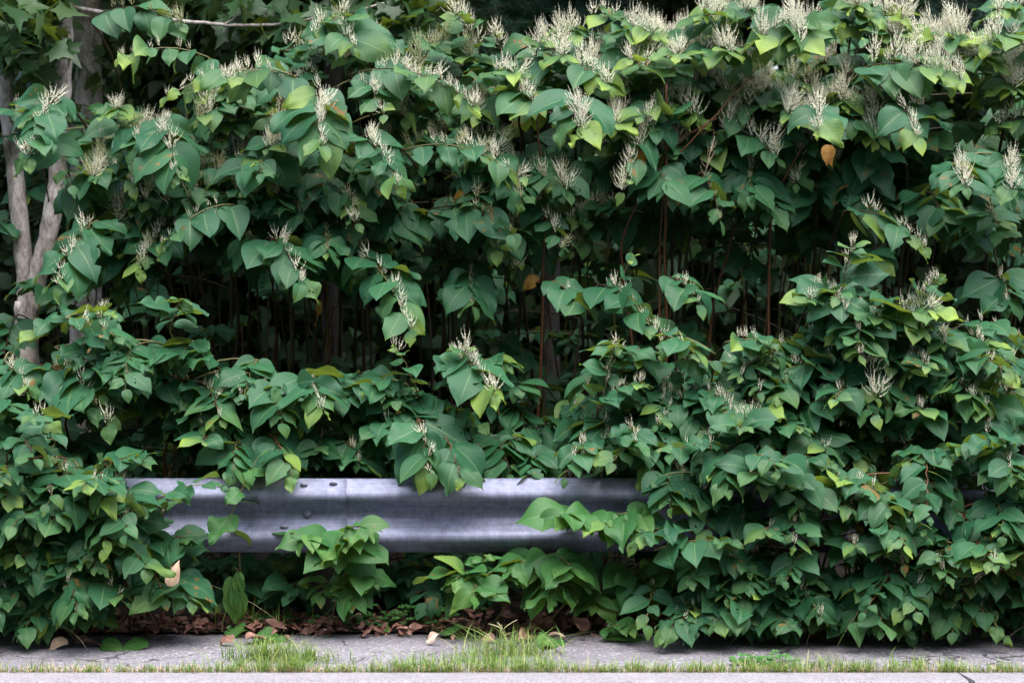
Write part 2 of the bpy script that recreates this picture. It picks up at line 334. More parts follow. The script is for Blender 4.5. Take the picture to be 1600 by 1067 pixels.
# ------------------------------------------------------------------ leaf geometry (many leaves at once)
def grid_quads(n, mm, k):
    i, j = np.meshgrid(np.arange(mm-1), np.arange(k-1), indexing='ij'); a = (i*k+j).ravel()
    q = np.stack([a, a+1, a+k+1, a+k], 1)
    return (q[None]+(np.arange(n)*mm*k)[:, None, None]).reshape(-1, 4)
TT = np.array([0, .035, .10, .19, .30, .42, .54, .66, .77, .86, .93, 1.0])
WW = np.array([.05, .22, .32, .375, .395, .38, .335, .265, .18, .10, .045, .003])
def leaf_arrays(pos, dirs, nors, length, droop, fold, width, twist, chew=.16, coarse=False):
    n = len(pos); T, W = (TT, WW) if not coarse else (TT[[0, 2, 4, 6, 8, 11]], WW[[0, 2, 4, 6, 8, 11]])
    A = np.array([-1, -.62, -.28, 0, .28, .62, 1.]) if not coarse else np.array([-1, -.45, 0, .45, 1.])
    mm, k = len(T), len(A)
    L = length[:, None]
    hw = W[None]*L*width[:, None]                                  # n,m
    hl = np.repeat(hw[:, :, None], k, 2)
    if chew:
        for side in (0, 1):
            for _ in range(2):
                on = rng.random(n) < chew; t0 = rng.uniform(.2, .85, n); dp = rng.uniform(.25, .75, n)*on; sg = rng.uniform(.03, .09, n)
                g = 1-dp[:, None]*np.exp(-((T[None]-t0[:, None])/sg[:, None])**2)
                sl = slice(0, k//2) if side == 0 else slice(k//2+1, k); hl[:, :, sl] *= g[:, :, None]
    X = hl*A[None, None]
    # bend: angle grows along the rib
    ang = -droop[:, None]*(T[None]**1.3)
    dT = np.diff(T)[None]*L
    am = (ang[:, 1:]+ang[:, :-1])/2
    y = np.concatenate([np.zeros((n, 1)), np.cumsum(np.cos(am)*dT, 1)], 1); z = np.concatenate([np.zeros((n, 1)), np.cumsum(np.sin(am)*dT, 1)], 1)
    Y = np.repeat(y[:, :, None], k, 2); Z = np.repeat(z[:, :, None], k, 2)
    # cordate base lobes reach back a little
    Y -= (np.abs(A)[None, None]**1.5)*(.05*L[:, :, None])*np.exp(-(T/.1)**2)[None, :, None]
    off = fold[:, None, None]*np.abs(X)*(1-.35*np.abs(A))[None, None]
    off += (.055*rng.standard_normal(n))[:, None, None]*L[:, :, None]*np.sin(T[None, :, None]*rng.uniform(5, 12, n)[:, None, None]+rng.uniform(0, 6, n)[:, None, None]+A[None, None]*2)*np.abs(A)[None, None]
    off += twist[:, None, None]*X*T[None, :, None]
    Z = Z+off*np.cos(ang)[:, :, None]; Y = Y-off*np.sin(ang)[:, :, None]
    # side sway of the rib
    X = X+(.10*rng.standard_normal(n))[:, None, None]*L[:, :, None]*(T[None, :, None]**2)
    side = np.cross(dirs, nors)
    co = pos[:, None, None]+X[..., None]*side[:, None, None]+Y[..., None]*dirs[:, None, None]+Z[..., None]*nors[:, None, None]
    uv = np.broadcast_to(np.stack(np.broadcast_arrays(A[None, :]*.5+.5, T[:, None]), -1)[None], (n, mm, k, 2))
    return co.reshape(-1, 3), grid_quads(n, mm, k), uv.reshape(-1, 2), mm*k
class Leaves:
    def __init__(s): s.r = []
    def add(s, pos, d, nor, L, tint=0., droop=.7, fold=.2, width=1., twist=0., brown=0.):
        d = nrm(d); nor = nrm(nor-np.dot(nor, d)*d)
        s.r.append((pos, d, nor, L, droop, fold, width, twist, tint, brown))
    def build(s, name, m, parent, off, chew=.16, coarse=False):
        if not s.r: return None
        c = list(zip(*s.r)); n = len(s.r)
        co, q, uv, per = leaf_arrays(np.array(c[0])-off, np.array(c[1]), np.array(c[2]), *[np.array(a, float) for a in c[3:8]], chew=chew, coarse=coarse)
        dat = np.stack([np.array(c[8]), rng.random(n), np.array(c[9]), rng.random(n)], 1)
        return link(name, fast_mesh(name, co, q, m, uv, np.repeat(dat, per, 0)), parent)

# ------------------------------------------------------------------ flower plumes (shared meshes)
OCT = np.array([(1, 0, 0), (-1, 0, 0), (0, 1, 0), (0, -1, 0), (0, 0, 1.5), (0, 0, -1.5)], float)
OCF = np.array([(0, 2, 4), (2, 1, 4), (1, 3, 4), (3, 0, 4), (2, 0, 5), (1, 2, 5), (3, 1, 5), (0, 3, 5)])
def plume_mesh(nsp, h, wd, sl, seed, m, stem_m, fr=.0026, gap=.0043):
    r = np.random.default_rng(seed); pts = []; rad = []; mb = MB()
    mb.tube([(0, 0, 0), (0, 0, h*.45), (r.normal()*.004, r.normal()*.004, h*.8)], [.0014, .0011, .0006], 4)
    for i in range(nsp):
        f = (i+.5)/nsp; z0 = h*(.02+.70*f*r.uniform(.7, 1.1)); az = i*2.4+r.normal()*.4
        out = wd*(1-.55*f)*r.uniform(.3, 1.0); base = V3((0, 0, z0)); l = sl*r.uniform(.6, 1.15)
        tip = V3((math.cos(az)*out, math.sin(az)*out, z0+l))
        ctl = V3((math.cos(az)*out*.95, math.sin(az)*out*.95, z0+l*.35))
        n = max(5, int(l/gap)); s = np.linspace(0, 1, n)[:, None]
        c = (1-s)**2*base+2*s*(1-s)*ctl+s**2*tip
        mb.tube(c[[0, n//3, 2*n//3, n-1]], [.0007, .0006, .0005, .0003], 3, False)
        k = s[:, 0] > .18; c = c[k]+r.normal(size=(k.sum(), 3))*.0009
        pts.append(c); rad.append(fr*(1.12-.75*s[k, 0]**1.6)*r.uniform(.75, 1.25, k.sum()))
    pts = np.concatenate(pts); rad = np.concatenate(rad); n = len(pts)
    v = (pts[:, None]+OCT[None]*rad[:, None, None]).reshape(-1, 3); f = (OCF[None]+(np.arange(n)*6)[:, None, None]).reshape(-1, 3)
    nb = mb.n; mb.v.append(v); mb.n += len(v); mb.f += [tuple(a+nb for a in q) for q in f.tolist()]; mb.m += [1]*len(f)
    me = bpy.data.meshes.new('flower_plume'); me.from_pydata(np.concatenate(mb.v).tolist(), [], mb.f)
    me.materials.append(stem_m); me.materials.append(m); me.polygons.foreach_set('material_index', mb.m)
    me.polygons.foreach_set('use_smooth', [True]*len(me.polygons)); me.update(); return me
PL = {}
for kind, mt in (('c', M_FLOWER), ('g', M_BUD)):
    PL[kind, 1] = [plume_mesh(4+i, .035+.006*i, .026, .040, 10+i, mt, M_GCANE, .0021, .0038) for i in range(4)]
    PL[kind, 2] = [plume_mesh(7+2*i, .055+.012*i, .046, .058, 20+i, mt, M_GCANE, .0029, .0048) for i in range(4)]
    PL[kind, 3] = [plume_mesh(12+3*i, .09+.018*i, .064, .070, 30+i, mt, M_GCANE, .0027, .0047) for i in range(4)]
    PL[kind, 4] = [plume_mesh(28+4*i, .19+.012*i, .058, .068, 40+i, mt, M_GCANE, .0032, .0052) for i in range(2)]

# ------------------------------------------------------------------ knotweed plants
def bez(a, c, b, n):
    s = np.linspace(0, 1, n)[:, None]; return (1-s)**2*a+2*s*(1-s)*c+s**2*b
def a_tall(sps): return sps[0]['a'][2] > 1.4
def knotweed(base, sprays, label, group=None, mleaf=None, cane_r=.009, green=False, coarse=False, chew=.19, name='knotweed_plant', lean=None, dark=False, fat=False, sink=None):
    """a cane from the ground; each spray is a side branch (a -> b) with two ranks of leaves and plumes in the axils"""
    base = V3(base); root = thing(name, base, label, 'shrub', group) if sink is None else None; mleaf = mleaf or M_LEAF
    mc = M_GCANE if green else M_DCANE if dark or a_tall(sprays) else M_CANE
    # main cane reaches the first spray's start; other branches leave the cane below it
    a0 = sprays[0]['a']; mid = base*.45+a0*.55; ctl = V3((base[0]*.75+a0[0]*.25+rng.normal()*.16, max(base[1], a0[1]), base[2]*.25+a0[2]*.9)) if lean is None else V3(lean)
    n = 14; cane = bez(base, ctl, a0, n)
    cane[1:-1] += rng.normal(size=(n-2, 3))*V3((.006, .006, 0))
    mb = MB() if sink is None else sink[0]; rr = np.linspace(cane_r, cane_r*.5, n); rr[1::2] *= 1.12
    
    if sink is None or rng.random() < .35: mb.tube(cane, rr, 7)
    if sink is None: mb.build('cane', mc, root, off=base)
    for si, sp in enumerate(sprays):
        a, b = sp['a'], sp['b']; nl = int(round(sp.get('n', 8)*1.24)); L = sp.get('L', .17)*((1.02 if 'L0' not in sp else .88) if sp['b'][2] > 1.35 else .82 if 'L0' in sp else .96); arch = sp.get('arch', .25)
        ln = np.linalg.norm(b-a); ctl2 = (a+b)/2+UP*ln*arch
        mb = MB() if sink is None else sink[0]
        if si > 0:
            j = int(np.argmin(np.linalg.norm(cane-a, axis=1)+np.where(cane[:, 2] > a[2]-.02, 1, 0)))
            q0 = cane[j]; st = bez(q0, (q0+a)/2+UP*.06, a, 7); mb.tube(st, np.linspace(.005, .0035, 7), 5)
        m_ = max(8, nl+3); c = bez(a, ctl2, b, m_)
        c[1:-1] += (np.arange(m_-2) % 2*2-1)[:, None]*nrm(np.cross(b-a, UP))*.004
        mb.tube(c, np.linspace(.0038, .0014, m_), 5)
        lv = Leaves() if sink is None else sink[1]; plumes = []
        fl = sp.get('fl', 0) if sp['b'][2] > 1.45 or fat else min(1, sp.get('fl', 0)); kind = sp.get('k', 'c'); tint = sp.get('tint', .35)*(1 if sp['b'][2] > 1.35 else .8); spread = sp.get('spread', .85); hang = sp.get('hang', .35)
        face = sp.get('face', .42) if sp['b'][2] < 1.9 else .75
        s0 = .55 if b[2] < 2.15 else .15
        if b[2] > 2.15: tint = tint*1.25+.1  # brighter crown light painted into the leaf colour as extra yellow
        for i in range(nl):
            s = .06+.94*i/max(1, nl-1); p = (1-s)**2*a+2*s*(1-s)*ctl2+s**2*b
            t_ = nrm(2*(1-s)*(ctl2-a)+2*s*(b-ctl2))
            sd = np.cross(t_, UP); sd = nrm(sd) if np.linalg.norm(sd) > .25 else nrm(np.cross(V3((0, -1, 0)), UP)+sd)
            sg = 1 if (i+si) % 2 else -1
            last = i >= nl-2
            size = L*(1-.45*max(0, s-.6)/.4)*rng.uniform(.62, 1.18)*(.75 if i == nl-1 else 1)
            if sp.get('up'): size *= 1-.35*s
            d = sd*sg*spread*rng.uniform(.75, 1.15)+t_*(.35+.35*s)-UP*hang*rng.uniform(.0, 1.4)+V3((0, -.12, 0))+rng.normal(size=3)*.16
            if i == nl-1: d = t_*.8+sd*sg*.3-UP*.3+rng.normal(size=3)*.1
            nor = UP*.8+V3((0, -1, 0))*face+sd*sg*.22+rng.normal(size=3)*.28
            d = nrm(d); pl = size*.16; lb = p+d*pl+UP*.004
            mb.tube([p, p+d*pl*.55+UP*.006, lb], [.0017, .0014, .0013], 4, False)
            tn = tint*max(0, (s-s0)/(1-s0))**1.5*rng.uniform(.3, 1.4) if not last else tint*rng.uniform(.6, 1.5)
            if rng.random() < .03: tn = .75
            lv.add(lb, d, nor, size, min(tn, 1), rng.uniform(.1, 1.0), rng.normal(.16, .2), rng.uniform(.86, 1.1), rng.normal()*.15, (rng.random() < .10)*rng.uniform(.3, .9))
            if fl and s > sp.get('fs', .2) and rng.random() < sp.get('fp', .9):
                plumes.append((p, fl if rng.random() < .75 else max(1, fl-1), s))
        if sp.get('term') or (fl and sp.get('fp', .9) > .5): plumes.append((b, sp.get('term', fl) if sp['b'][2] > 1.45 or fat else 1, 1))
        if sink is not None: continue
        br = mb.build('branch', mc if rng.random() < .6 else M_GCANE, root, off=base)
        lv.build('foliage', mleaf, br, base, chew, coarse)
        for p, z, s in plumes:
            kd = kind if kind in ('c', 'g') else ('c' if rng.random() < .6 else 'g')
            me = PL[kd, z][int(rng.integers(len(PL[kd, z])))]
            o = link('flower_plume', me, br, tuple(p-base+UP*.003)); q = rng.uniform(.65, 1.1)
            o.rotation_euler = (rng.normal()*.26-.05, rng.normal()*.26, rng.uniform(0, 6.28)); o.scale = (q, q, q*rng.uniform(.9, 1.15))
    return root
def SP(a, b, ya, yb, **kw):
    """a spray given by the survey rows and columns of its two ends and their depths"""
    d = dict(a=P(*a, ya), b=P(*b, yb)); d.update(kw); return d
def gz(y): return float(soil_z(np.array(0.), np.array(float(y)))) if y > 0 else .003
def ground_base(a, dy=.5, dx=.15):
    x = a[0]+rng.normal()*dx; y = max(a[1]+dy*rng.uniform(.6, 1.4), .12); return (x, y, gz(y))
#HEROES
H = []   # label, [sprays], options
def hero(label, sprays, **kw): H.append((label, sprays, kw))
# --- upper canopy
hero('knotweed cane with the tallest single cream plume standing between broad pale leaves', [SP((500, 138), (502, 228), .62, .30, n=9, L=.215, fl=2, fs=0, term=2, tint=.75, arch=.1, hang=.5), SP((505, 150), (500, 205), .55, .42, n=3, L=.2, fl=4, fs=.5, arch=.1)])
hero('knotweed spray with a fat white blossom tuft above a yellow-splashed leaf, centre of the canopy', [SP((905, 150), (905, 205), .55, .24, n=8, L=.20, fl=3, fs=.4, term=3, tint=.8, hang=.4)])
hero('knotweed branch drooping in a level row of four hanging leaves above the dark hollow', [SP((630, 235), (815, 277), .62, .40, n=8, L=.165, fl=2, fp=.9, tint=.6, hang=.7, spread=.5), SP((560, 215), (622, 290), .6, .36, n=8, L=.165, fl=2, fp=.8, tint=.6)])
hero('knotweed cane beside the grey trunk bearing three plumes over drooping dark leaves', [SP((92, 150), (45, 246), .7, .42, n=9, L=.185, fl=2, fp=.7, tint=.3), SP((66, 215), (110, 290), .7, .5, n=5, L=.16, fl=1, fp=.4, tint=.2)])
hero('knotweed spray with a string of four plumes down one large bluish leaf fan', [SP((248, 190), (275, 275), .68, .36, n=10, L=.205, fl=2, fp=.75, tint=.35), SP((232, 180), (210, 250), .75, .55, n=5, L=.19, tint=.2)])
hero('knotweed branch tip lined with short plumes below the bare maple bough', [SP((140, 30), (285, 42), 1.15, .85, n=8, L=.16, fl=2, k='g', fp=.9, hang=.8, tint=.15, spread=.5)])
hero('knotweed branch with red petioles and pointed yellow leaf tip under the maple bough', [SP((335, 95), (190, 92), .9, .7, n=8, L=.155, fl=1, fp=.8, hang=.75, tint=.6, spread=.55)])
hero('long arching knotweed bough with yellow-green leaves and a line of bright plumes', [SP((470, 125), (262, 152), .72, .45, n=10, L=.15, fl=1, fp=.95, tint=1.0, hang=.5, spread=.6), SP((460, 120), (355, 128), .7, .52, n=6, L=.15, fl=2, fp=.9, tint=.6, hang=.7, spread=.5)])
hero('knotweed bough of heart leaves with plumes rising behind each leaf, right of the tallest plume', [SP((545, 118), (742, 168), .85, .52, n=13, L=.15, fl=2, fp=1, tint=.6, hang=.8, spread=.5), SP((560, 130), (600, 180), .8, .6, n=6, L=.15, fl=2, fp=.8, tint=.5)])
hero('knotweed cane with a slim upright plume of cream spires reaching the top edge', [SP((545, 90), (535, 20), 1.1, .9, n=6, L=.18, fl=3, fp=.5, up=1, term=3, hang=.5), SP((530, 60), (555, 75), 1.0, .8, n=5, L=.19, fl=2, fp=.5)])
hero('knotweed canes bearing twin leaning plumes against the dark pine gap', [SP((760, 110), (712, 28), 1.1, .9, n=7, L=.17, fl=3, fp=.8, term=3, up=1, tint=.3), SP((790, 130), (775, 55), 1.15, .95, n=6, L=.16, fl=3, fp=.7, term=3, up=1)])
hero('knotweed clump with dense greenish plumes crowded behind the centre canopy', [SP((650, 110), (690, 70), 1.2, 1.0, n=7, L=.16, fl=3, k='g', fp=.9, tint=.2), SP((620, 125), (655, 105), 1.1, .95, n=6, L=.16, fl=3, k='g', fp=.8), SP((720, 120), (735, 90), 1.2, 1.0, n=6, L=.17, fl=3, k='g', fp=.8)])
hero('knotweed cane topped by a broad white tuft beside the pine gap', [SP((830, 120), (848, 62), 1.0, .8, n=8, L=.17, fl=3, fp=.6, term=3, tint=.5, up=1), SP((850, 110), (880, 90), .95, .75, n=7, L=.17, fl=3, fp=.8, tint=.5)])
hero('knotweed cane with many small plumes spread over pale sky-lit leaves', [SP((800, 150), (835, 170), .85, .6, n=8, L=.17, fl=2, fp=.9, tint=.4), SP((760, 130), (810, 120), .95, .7, n=8, L=.17, fl=2, fp=.9, tint=.5), SP((880, 110), (950, 135), .9, .65, n=9, L=.165, fl=3, fp=.7, tint=.5)])
hero('reddish knotweed cane rising straight and branching into flat leafy tops', [SP((1040, 170), (985, 95), 1.0, .7, n=9, L=.165, fl=2, fp=.9, tint=.6), SP((1045, 150), (1060, 85), 1.0, .7, n=9, L=.17, fl=3, fp=.7, tint=.5), SP((1050, 190), (1000, 180), .95, .65, n=7, L=.16, fl=1, fp=.8, tint=.4)])
hero('knotweed spray with short cream tuft and cream-streaked drooping leaf over the right hollow', [SP((1278, 165), (1278, 205), .55, .27, n=5, L=.18, fl=3, fs=.5, term=2, tint=.9, hang=.6)])
hero('knotweed spray with two small plumes and a curled yellow-edged leaf over the right hollow', [SP((1405, 165), (1432, 215), .55, .30, n=7, L=.185, fl=2, fs=.3, tint=.9, hang=.6)])
hero('knotweed bough of overlapping broad leaves like roof tiles under a bank of white plumes', [SP((1325, 115), (1500, 128), .65, .42, n=14, L=.17, fl=3, fp=.9, tint=.6, hang=.9, spread=.45, face=.8), SP((1380, 100), (1460, 95), .75, .6, n=8, L=.16, fl=4, fp=.8, tint=.5)])
hero('knotweed cane with star of pale leaves round two tufts at the right edge', [SP((1490, 255), (1508, 295), .42, .18, n=7, L=.185, fl=3, fs=.6, term=2, tint=.15, hang=.3), SP((1570, 245), (1582, 300), .45, .2, n=8, L=.18, fl=3, fs=.5, term=2, tint=.2, hang=.3)])
hero('knotweed crown arching left with a white blossom crest at the top right', [SP((1290, 60), (1190, 60), .85, .6, n=10, L=.2, fl=3, fp=.8, tint=.7, hang=.6), SP((1240, 40), (1250, 70), .8, .55, n=8, L=.2, fl=4, fp=.7, tint=.7)])
hero('knotweed top with yellow-green curled leaves and dense white spires at the top edge', [SP((1330, 50), (1410, 30), .95, .7, n=10, L=.17, fl=3, fp=.9, tint=1, hang=.3), SP((1340, 30), (1340, 10), .95, .75, n=8, L=.17, fl=3, fp=.8, tint=.8)])
hero('knotweed top with the whitest mass of plumes above the tiled leaf bough', [SP((1440, 95), (1500, 60), .95, .7, n=10, L=.165, fl=4, fp=.9, tint=.6), SP((1420, 70), (1400, 60), .9, .7, n=8, L=.165, fl=4, fp=.8, tint=.6), SP((1480, 110), (1540, 95), .85, .6, n=9, L=.165, fl=3, fp=1, tint=.6)])
hero('knotweed branch entering from the right edge with curled lime leaves', [SP((1610, 80), (1545, 70), .8, .55, n=8, L=.18, fl=3, fp=.6, tint=1, hang=.3), SP((1620, 25), (1560, 20), .9, .7, n=7, L=.18, fl=2, tint=.8)])
hero('knotweed top with tall spires beside pale leaves left of the top right crest', [SP((1130, 60), (1100, 25), 1.05, .8, n=9, L=.17, fl=4, fp=.7, tint=.5), SP((1120, 90), (1140, 85), .9, .65, n=9, L=.18, fl=3, fp=.9, tint=.5), SP((1180, 30), (1165, 20), 1.0, .8, n=8, L=.18, fl=3, fp=.9, tint=.4)])
# --- middle, hanging sprays before the hollow
hero('knotweed spray with a staircase of three plumes stepping down beside the forked trunk', [SP((150, 345), (93, 448), .62, .3, n=10, L=.19, fl=2, fp=.75, tint=.3, hang=.5)])
hero('knotweed branch hanging as a row of pointed leaves with thin plumes left of centre', [SP((365, 320), (255, 382), .62, .38, n=9, L=.175, fl=1, fp=.8, tint=.35, hang=.75, spread=.55)])
hero('knotweed spray of large bluish leaves with three plumes framed by dark gloom', [SP((418, 372), (470, 442), .62, .32, n=8, L=.20, fl=2, fp=.65, tint=.2, hang=.5)])
hero('long drooping knotweed spray with four plumes and a lime tip hanging into the dark hollow', [SP((560, 400), (642, 515), .6, .22, n=11, L=.20, fl=2, fp=.65, tint=.8, hang=.45)], fat=True)
hero('shaded knotweed spray with two sparse plumes hanging in the centre of the dark hollow', [SP((735, 415), (738, 478), .85, .58, n=7, L=.19, fl=1, k='g', fp=.8, tint=.2, hang=.5)])
hero('knotweed branch of jagged broad leaves topped by small plumes above the hollow', [SP((665, 330), (800, 365), .78, .5, n=10, L=.185, fl=1, k='g', fp=.8, tint=.1, hang=.8, spread=.5)])
hero('drooping knotweed spray with four plumes and a long pale right-hand leaf over the hollow', [SP((935, 445), (1035, 538), .55, .22, n=10, L=.195, fl=2, fp=.6, tint=.5, hang=.45)], fat=True)
hero('knotweed spray with torn leaves and one short plume left of the four-plume spray', [SP((860, 440), (905, 482), .6, .4, n=6, L=.17, fl=1, fp=.5, tint=.2)])
hero('knotweed spray with a pale plume pair and folded leaves right of the four-plume spray', [SP((1040, 435), (1092, 475), .55, .3, n=7, L=.165, fl=1, fp=.7, tint=.3)])
hero('small young knotweed shoot with lime leaves curling in front of the red canes', [SP((960, 470), (990, 402), .55, .5, n=6, L=.11, up=1, tint=.9, hang=.6)], green=True)
hero('knotweed tip with three small leaves below red slanting canes', [SP((1095, 270), (1125, 345), .8, .6, n=6, L=.15, fl=1, k='g', fp=.8, tint=.2, hang=.6)])
hero('knotweed branch of hanging leaves with four plumes above the pale sprig', [SP((1320, 330), (1445, 388), .55, .28, n=10, L=.155, fl=2, fp=.6, tint=.6, hang=.7, spread=.6)])
hero('upright knotweed sprig with three long separate leaves and a reddish bare tip', [SP((1312, 470), (1334, 385), .12, .02, n=7, L=.23, fl=1, fp=.8, up=1, tint=.3, hang=.15, spread=1.1), SP((1315, 475), (1270, 450), .25, .15, n=8, L=.14, fl=1, fp=.9, tint=.7)], green=True)
hero('sunlit knotweed spray with white tufts and drooping lime leaves above the right thicket', [SP((1345, 555), (1455, 485), .2, -.12, n=13, L=.21, fl=2, fp=.9, tint=.9, hang=.45), SP((1400, 520), (1465, 440), .1, -.05, n=7, L=.18, fl=1, fp=.9, up=1, tint=.5), SP((1380, 520), (1410, 510), .2, 0, n=6, L=.17, fl=2, fp=1, tint=.8, hang=.6)], green=True, fat=True)
hero('shaded knotweed spray with two faint plumes low at the right edge of the hollow', [SP((1560, 430), (1575, 475), .6, .35, n=8, L=.185, fl=1, fp=.7, tint=.1, hang=.4), SP((1540, 330), (1560, 360), .6, .4, n=7, L=.17, fl=1, k='g', tint=.1)])
hero('shaded knotweed leaves hanging behind the right-hand tuft star', [SP((1450, 300), (1475, 350), .75, .55, n=7, L=.17, tint=.1), SP((1500, 320), (1520, 390), .75, .5, n=7, L=.18, tint=.1)])
# --- lower band behind the rail
hero('drooping knotweed spray with four plumes and a long lime-edged leaf left of the hollow', [SP((60, 570), (168, 662), .2, -.1, n=11, L=.205, fl=2, fp=.75, tint=.6, hang=.5)], fat=True)
hero('upright knotweed sprig with small lime leaves in front of the forked trunk base', [SP((128, 610), (165, 482), .2, .1, n=9, L=.17, fl=1, fp=.6, up=1, tint=.7, hang=.3, spread=1)], green=True)
hero('knotweed shoot with chewed pale leaf at the left edge below the trunk', [SP((5, 570), (40, 610), .1, -.08, n=7, L=.16, fl=1, fp=.9, tint=.7), SP((20, 555), (8, 640), .15, 0, n=6, L=.15, tint=.3)])
hero('knotweed spray with three plumes, lime leaves and a browned long leaf before the hollow', [SP((700, 560), (772, 615), .3, 0, n=11, L=.19, fl=2, fp=.6, tint=.9, hang=.5), SP((725, 600), (728, 545), .22, .15, n=6, L=.14, fl=2, fp=.9, up=1, tint=.7)], green=True, fat=True)
hero('knotweed spray drooping over the middle of the rail with a plume cluster', [SP((650, 650), (672, 738), .15, -.16, n=12, L=.20, fl=2, fp=.5, fs=.5, tint=.6, hang=.9), SP((690, 680), (720, 745), .1, -.14, n=7, L=.17, tint=.2, hang=1.0)], fat=True)
hero('chewed pale knotweed shoot with crumpled lime tip left of the browned spray', [SP((660, 640), (618, 545), .25, .15, n=7, L=.15, fl=1, fp=.4, up=1, tint=.8)], green=True)
hero('slender upright knotweed sprig with sparse leaves and red stem at the edge of the hollow', [SP((940, 640), (962, 538), .1, .05, n=7, L=.13, fl=1, fp=.9, up=1, tint=.3, hang=.15, spread=1.1), SP((935, 640), (1000, 600), .1, 0, n=8, L=.13, fl=1, fp=.8, tint=.6)])
hero('knotweed spray with an upright plume and a lime bract in the right thicket', [SP((1350, 560), (1368, 622), .15, -.15, n=6, L=.175, fl=3, fs=.5, fp=.6, tint=.9, hang=.6)], fat=True)
hero('knotweed shoot with yellowed curled leaf between three plumes in the right thicket', [SP((1090, 610), (1150, 655), .1, -.15, n=9, L=.16, fl=2, fp=.8, tint=.8), SP((1060, 640), (1075, 560), .15, .1, n=7, L=.12, fl=1, fp=.9, up=1, tint=.4)])
hero('knotweed spray hanging over the rail with pale notched leaf, right of the mid rail', [SP((1010, 690), (1020, 735), .05, -.14, n=6, L=.165, tint=.4, hang=.6)])
hero('knotweed spray with tall sparse plume above large grey-green leaves, right thicket', [SP((1240, 665), (1290, 705), .05, -.22, n=9, L=.19, fl=2, fp=.7, tint=.6, hang=.5)])
hero('knotweed branch with a blotched pinkish leaf at the right edge', [SP((1480, 600), (1540, 640), .1, -.15, n=9, L=.17, fl=1, fp=.6, tint=.6), SP((1590, 560), (1560, 600), .15, -.05, n=7, L=.16, fl=1, tint=.8)])
hero('knotweed shoot with round bright leaves at the left end of the lower thicket', [SP((320, 610), (345, 655), .25, 0, n=9, L=.165, fl=1, fp=.5, tint=.6), SP((330, 690), (318, 690), .1, -.08, n=5, L=.14, tint=.8)])
hero('knotweed shoot with crumpled lime tip above the rail splice', [SP((470, 590), (505, 640), .25, .0, n=9, L=.17, fl=1, fp=.6, tint=.8), SP((430, 600), (440, 660), .2, 0, n=8, L=.175, tint=.3), SP((420, 680), (455, 742), .1, -.14, n=8, L=.17, tint=.4, hang=1.0), SP((370, 690), (365, 740), .1, -.12, n=7, L=.17, tint=.2, hang=1.0)])
# --- in front of the rail
hero('knotweed shoot with a long vertical column of plumes at the visible rail\'s left end', [SP((185, 775), (193, 832), -.12, -.3, n=9, L=.18, fl=2, fp=.95, fs=0, tint=.3), SP((188, 790), (188, 765), -.15, -.17, n=3, L=.1, fl=2, fs=0)], fg=1, fat=True)
hero('thin bare-stemmed young knotweed with round leaves standing before the rail', [SP((352, 830), (400, 720), -.13, -.16, n=6, L=.17, tint=.1, hang=.75, spread=.8, arch=.1)], fg=1, fresh=1, green=True, cane_r=.004)
hero('bright green young knotweed with broad overlapping leaves in front of the rail post', [SP((525, 850), (568, 828), -.06, -.22, n=7, L=.20, tint=.3, hang=.35, arch=.35), SP((520, 855), (478, 840), -.06, -.22, n=6, L=.18, tint=.3, hang=.4), SP((530, 860), (535, 850), -.08, -.28, n=6, L=.18, tint=.3, hang=.5), SP((545, 900), (585, 910), -.05, -.15, n=7, L=.14, tint=.1), SP((520, 910), (500, 930), -.05, -.15, n=6, L=.12, tint=.2), SP((540, 905), (550, 940), -.05, -.18, n=7, L=.13, tint=.1)], fg=1, fresh=1, green=True, cane_r=.005)
hero('low knotweed with a tiny lime shoot at its tip under the middle of the rail', [SP((740, 900), (715, 905), -.05, -.2, n=7, L=.18, tint=.3, hang=.4), SP((745, 905), (760, 868), -.05, -.12, n=6, L=.1, up=1, tint=.5), SP((750, 910), (740, 930), -.05, -.28, n=7, L=.16, tint=.3), SP((770, 930), (810, 900), 0, -.12, n=7, L=.16)], fg=1, fresh=1, green=True, cane_r=.005)
hero('tall bright knotweed leaning over the rail with a rosette of light leaves', [SP((930, 822), (868, 812), -.10, -.30, n=8, L=.19, tint=.25, hang=.3, arch=.3), SP((935, 822), (1010, 812), -.10, -.28, n=10, L=.205, tint=.3, hang=.5, arch=.3), SP((930, 830), (945, 812), -.1, -.26, n=6, L=.17, tint=.3, hang=.3)], fg=1, fresh=1, green=True, cane_r=.006)
hero('knotweed with two long light leaves pointing down beneath the rail', [SP((850, 870), (895, 890), -.05, -.26, n=9, L=.2, tint=.2, hang=.7), SP((840, 880), (800, 890), -.05, -.2, n=7, L=.16, tint=.1), SP((870, 900), (860, 930), -.05, -.25, n=7, L=.18, tint=.1)], fg=1, fresh=1, green=True, cane_r=.006)
hero('small knotweed sprout creeping onto the asphalt in front of the litter', [SP((945, 985), (985, 985), -.2, -.34, n=8, L=.10, tint=.5, hang=.1)], fg=1, fresh=1, green=True, cane_r=.003)
hero('knotweed under the rail with dull round leaves left of the right thicket', [SP((985, 890), (1000, 920), -.02, -.2, n=8, L=.16, tint=.1), SP((1040, 880), (1045, 900), 0, -.18, n=8, L=.17), SP((1000, 910), (970, 940), 0, -.15, n=7, L=.14), SP((940, 920), (930, 945), 0, -.15, n=7, L=.16)], fg=1, fresh=1, green=True, cane_r=.005)
hero('knotweed shoot with two big veined leaves hanging over the left asphalt edge', [SP((235, 890), (255, 935), -.2, -.38, n=6, L=.2, tint=.3, hang=.6), SP((260, 900), (300, 940), -.2, -.36, n=7, L=.2, tint=.4, hang=.5)], fg=1)
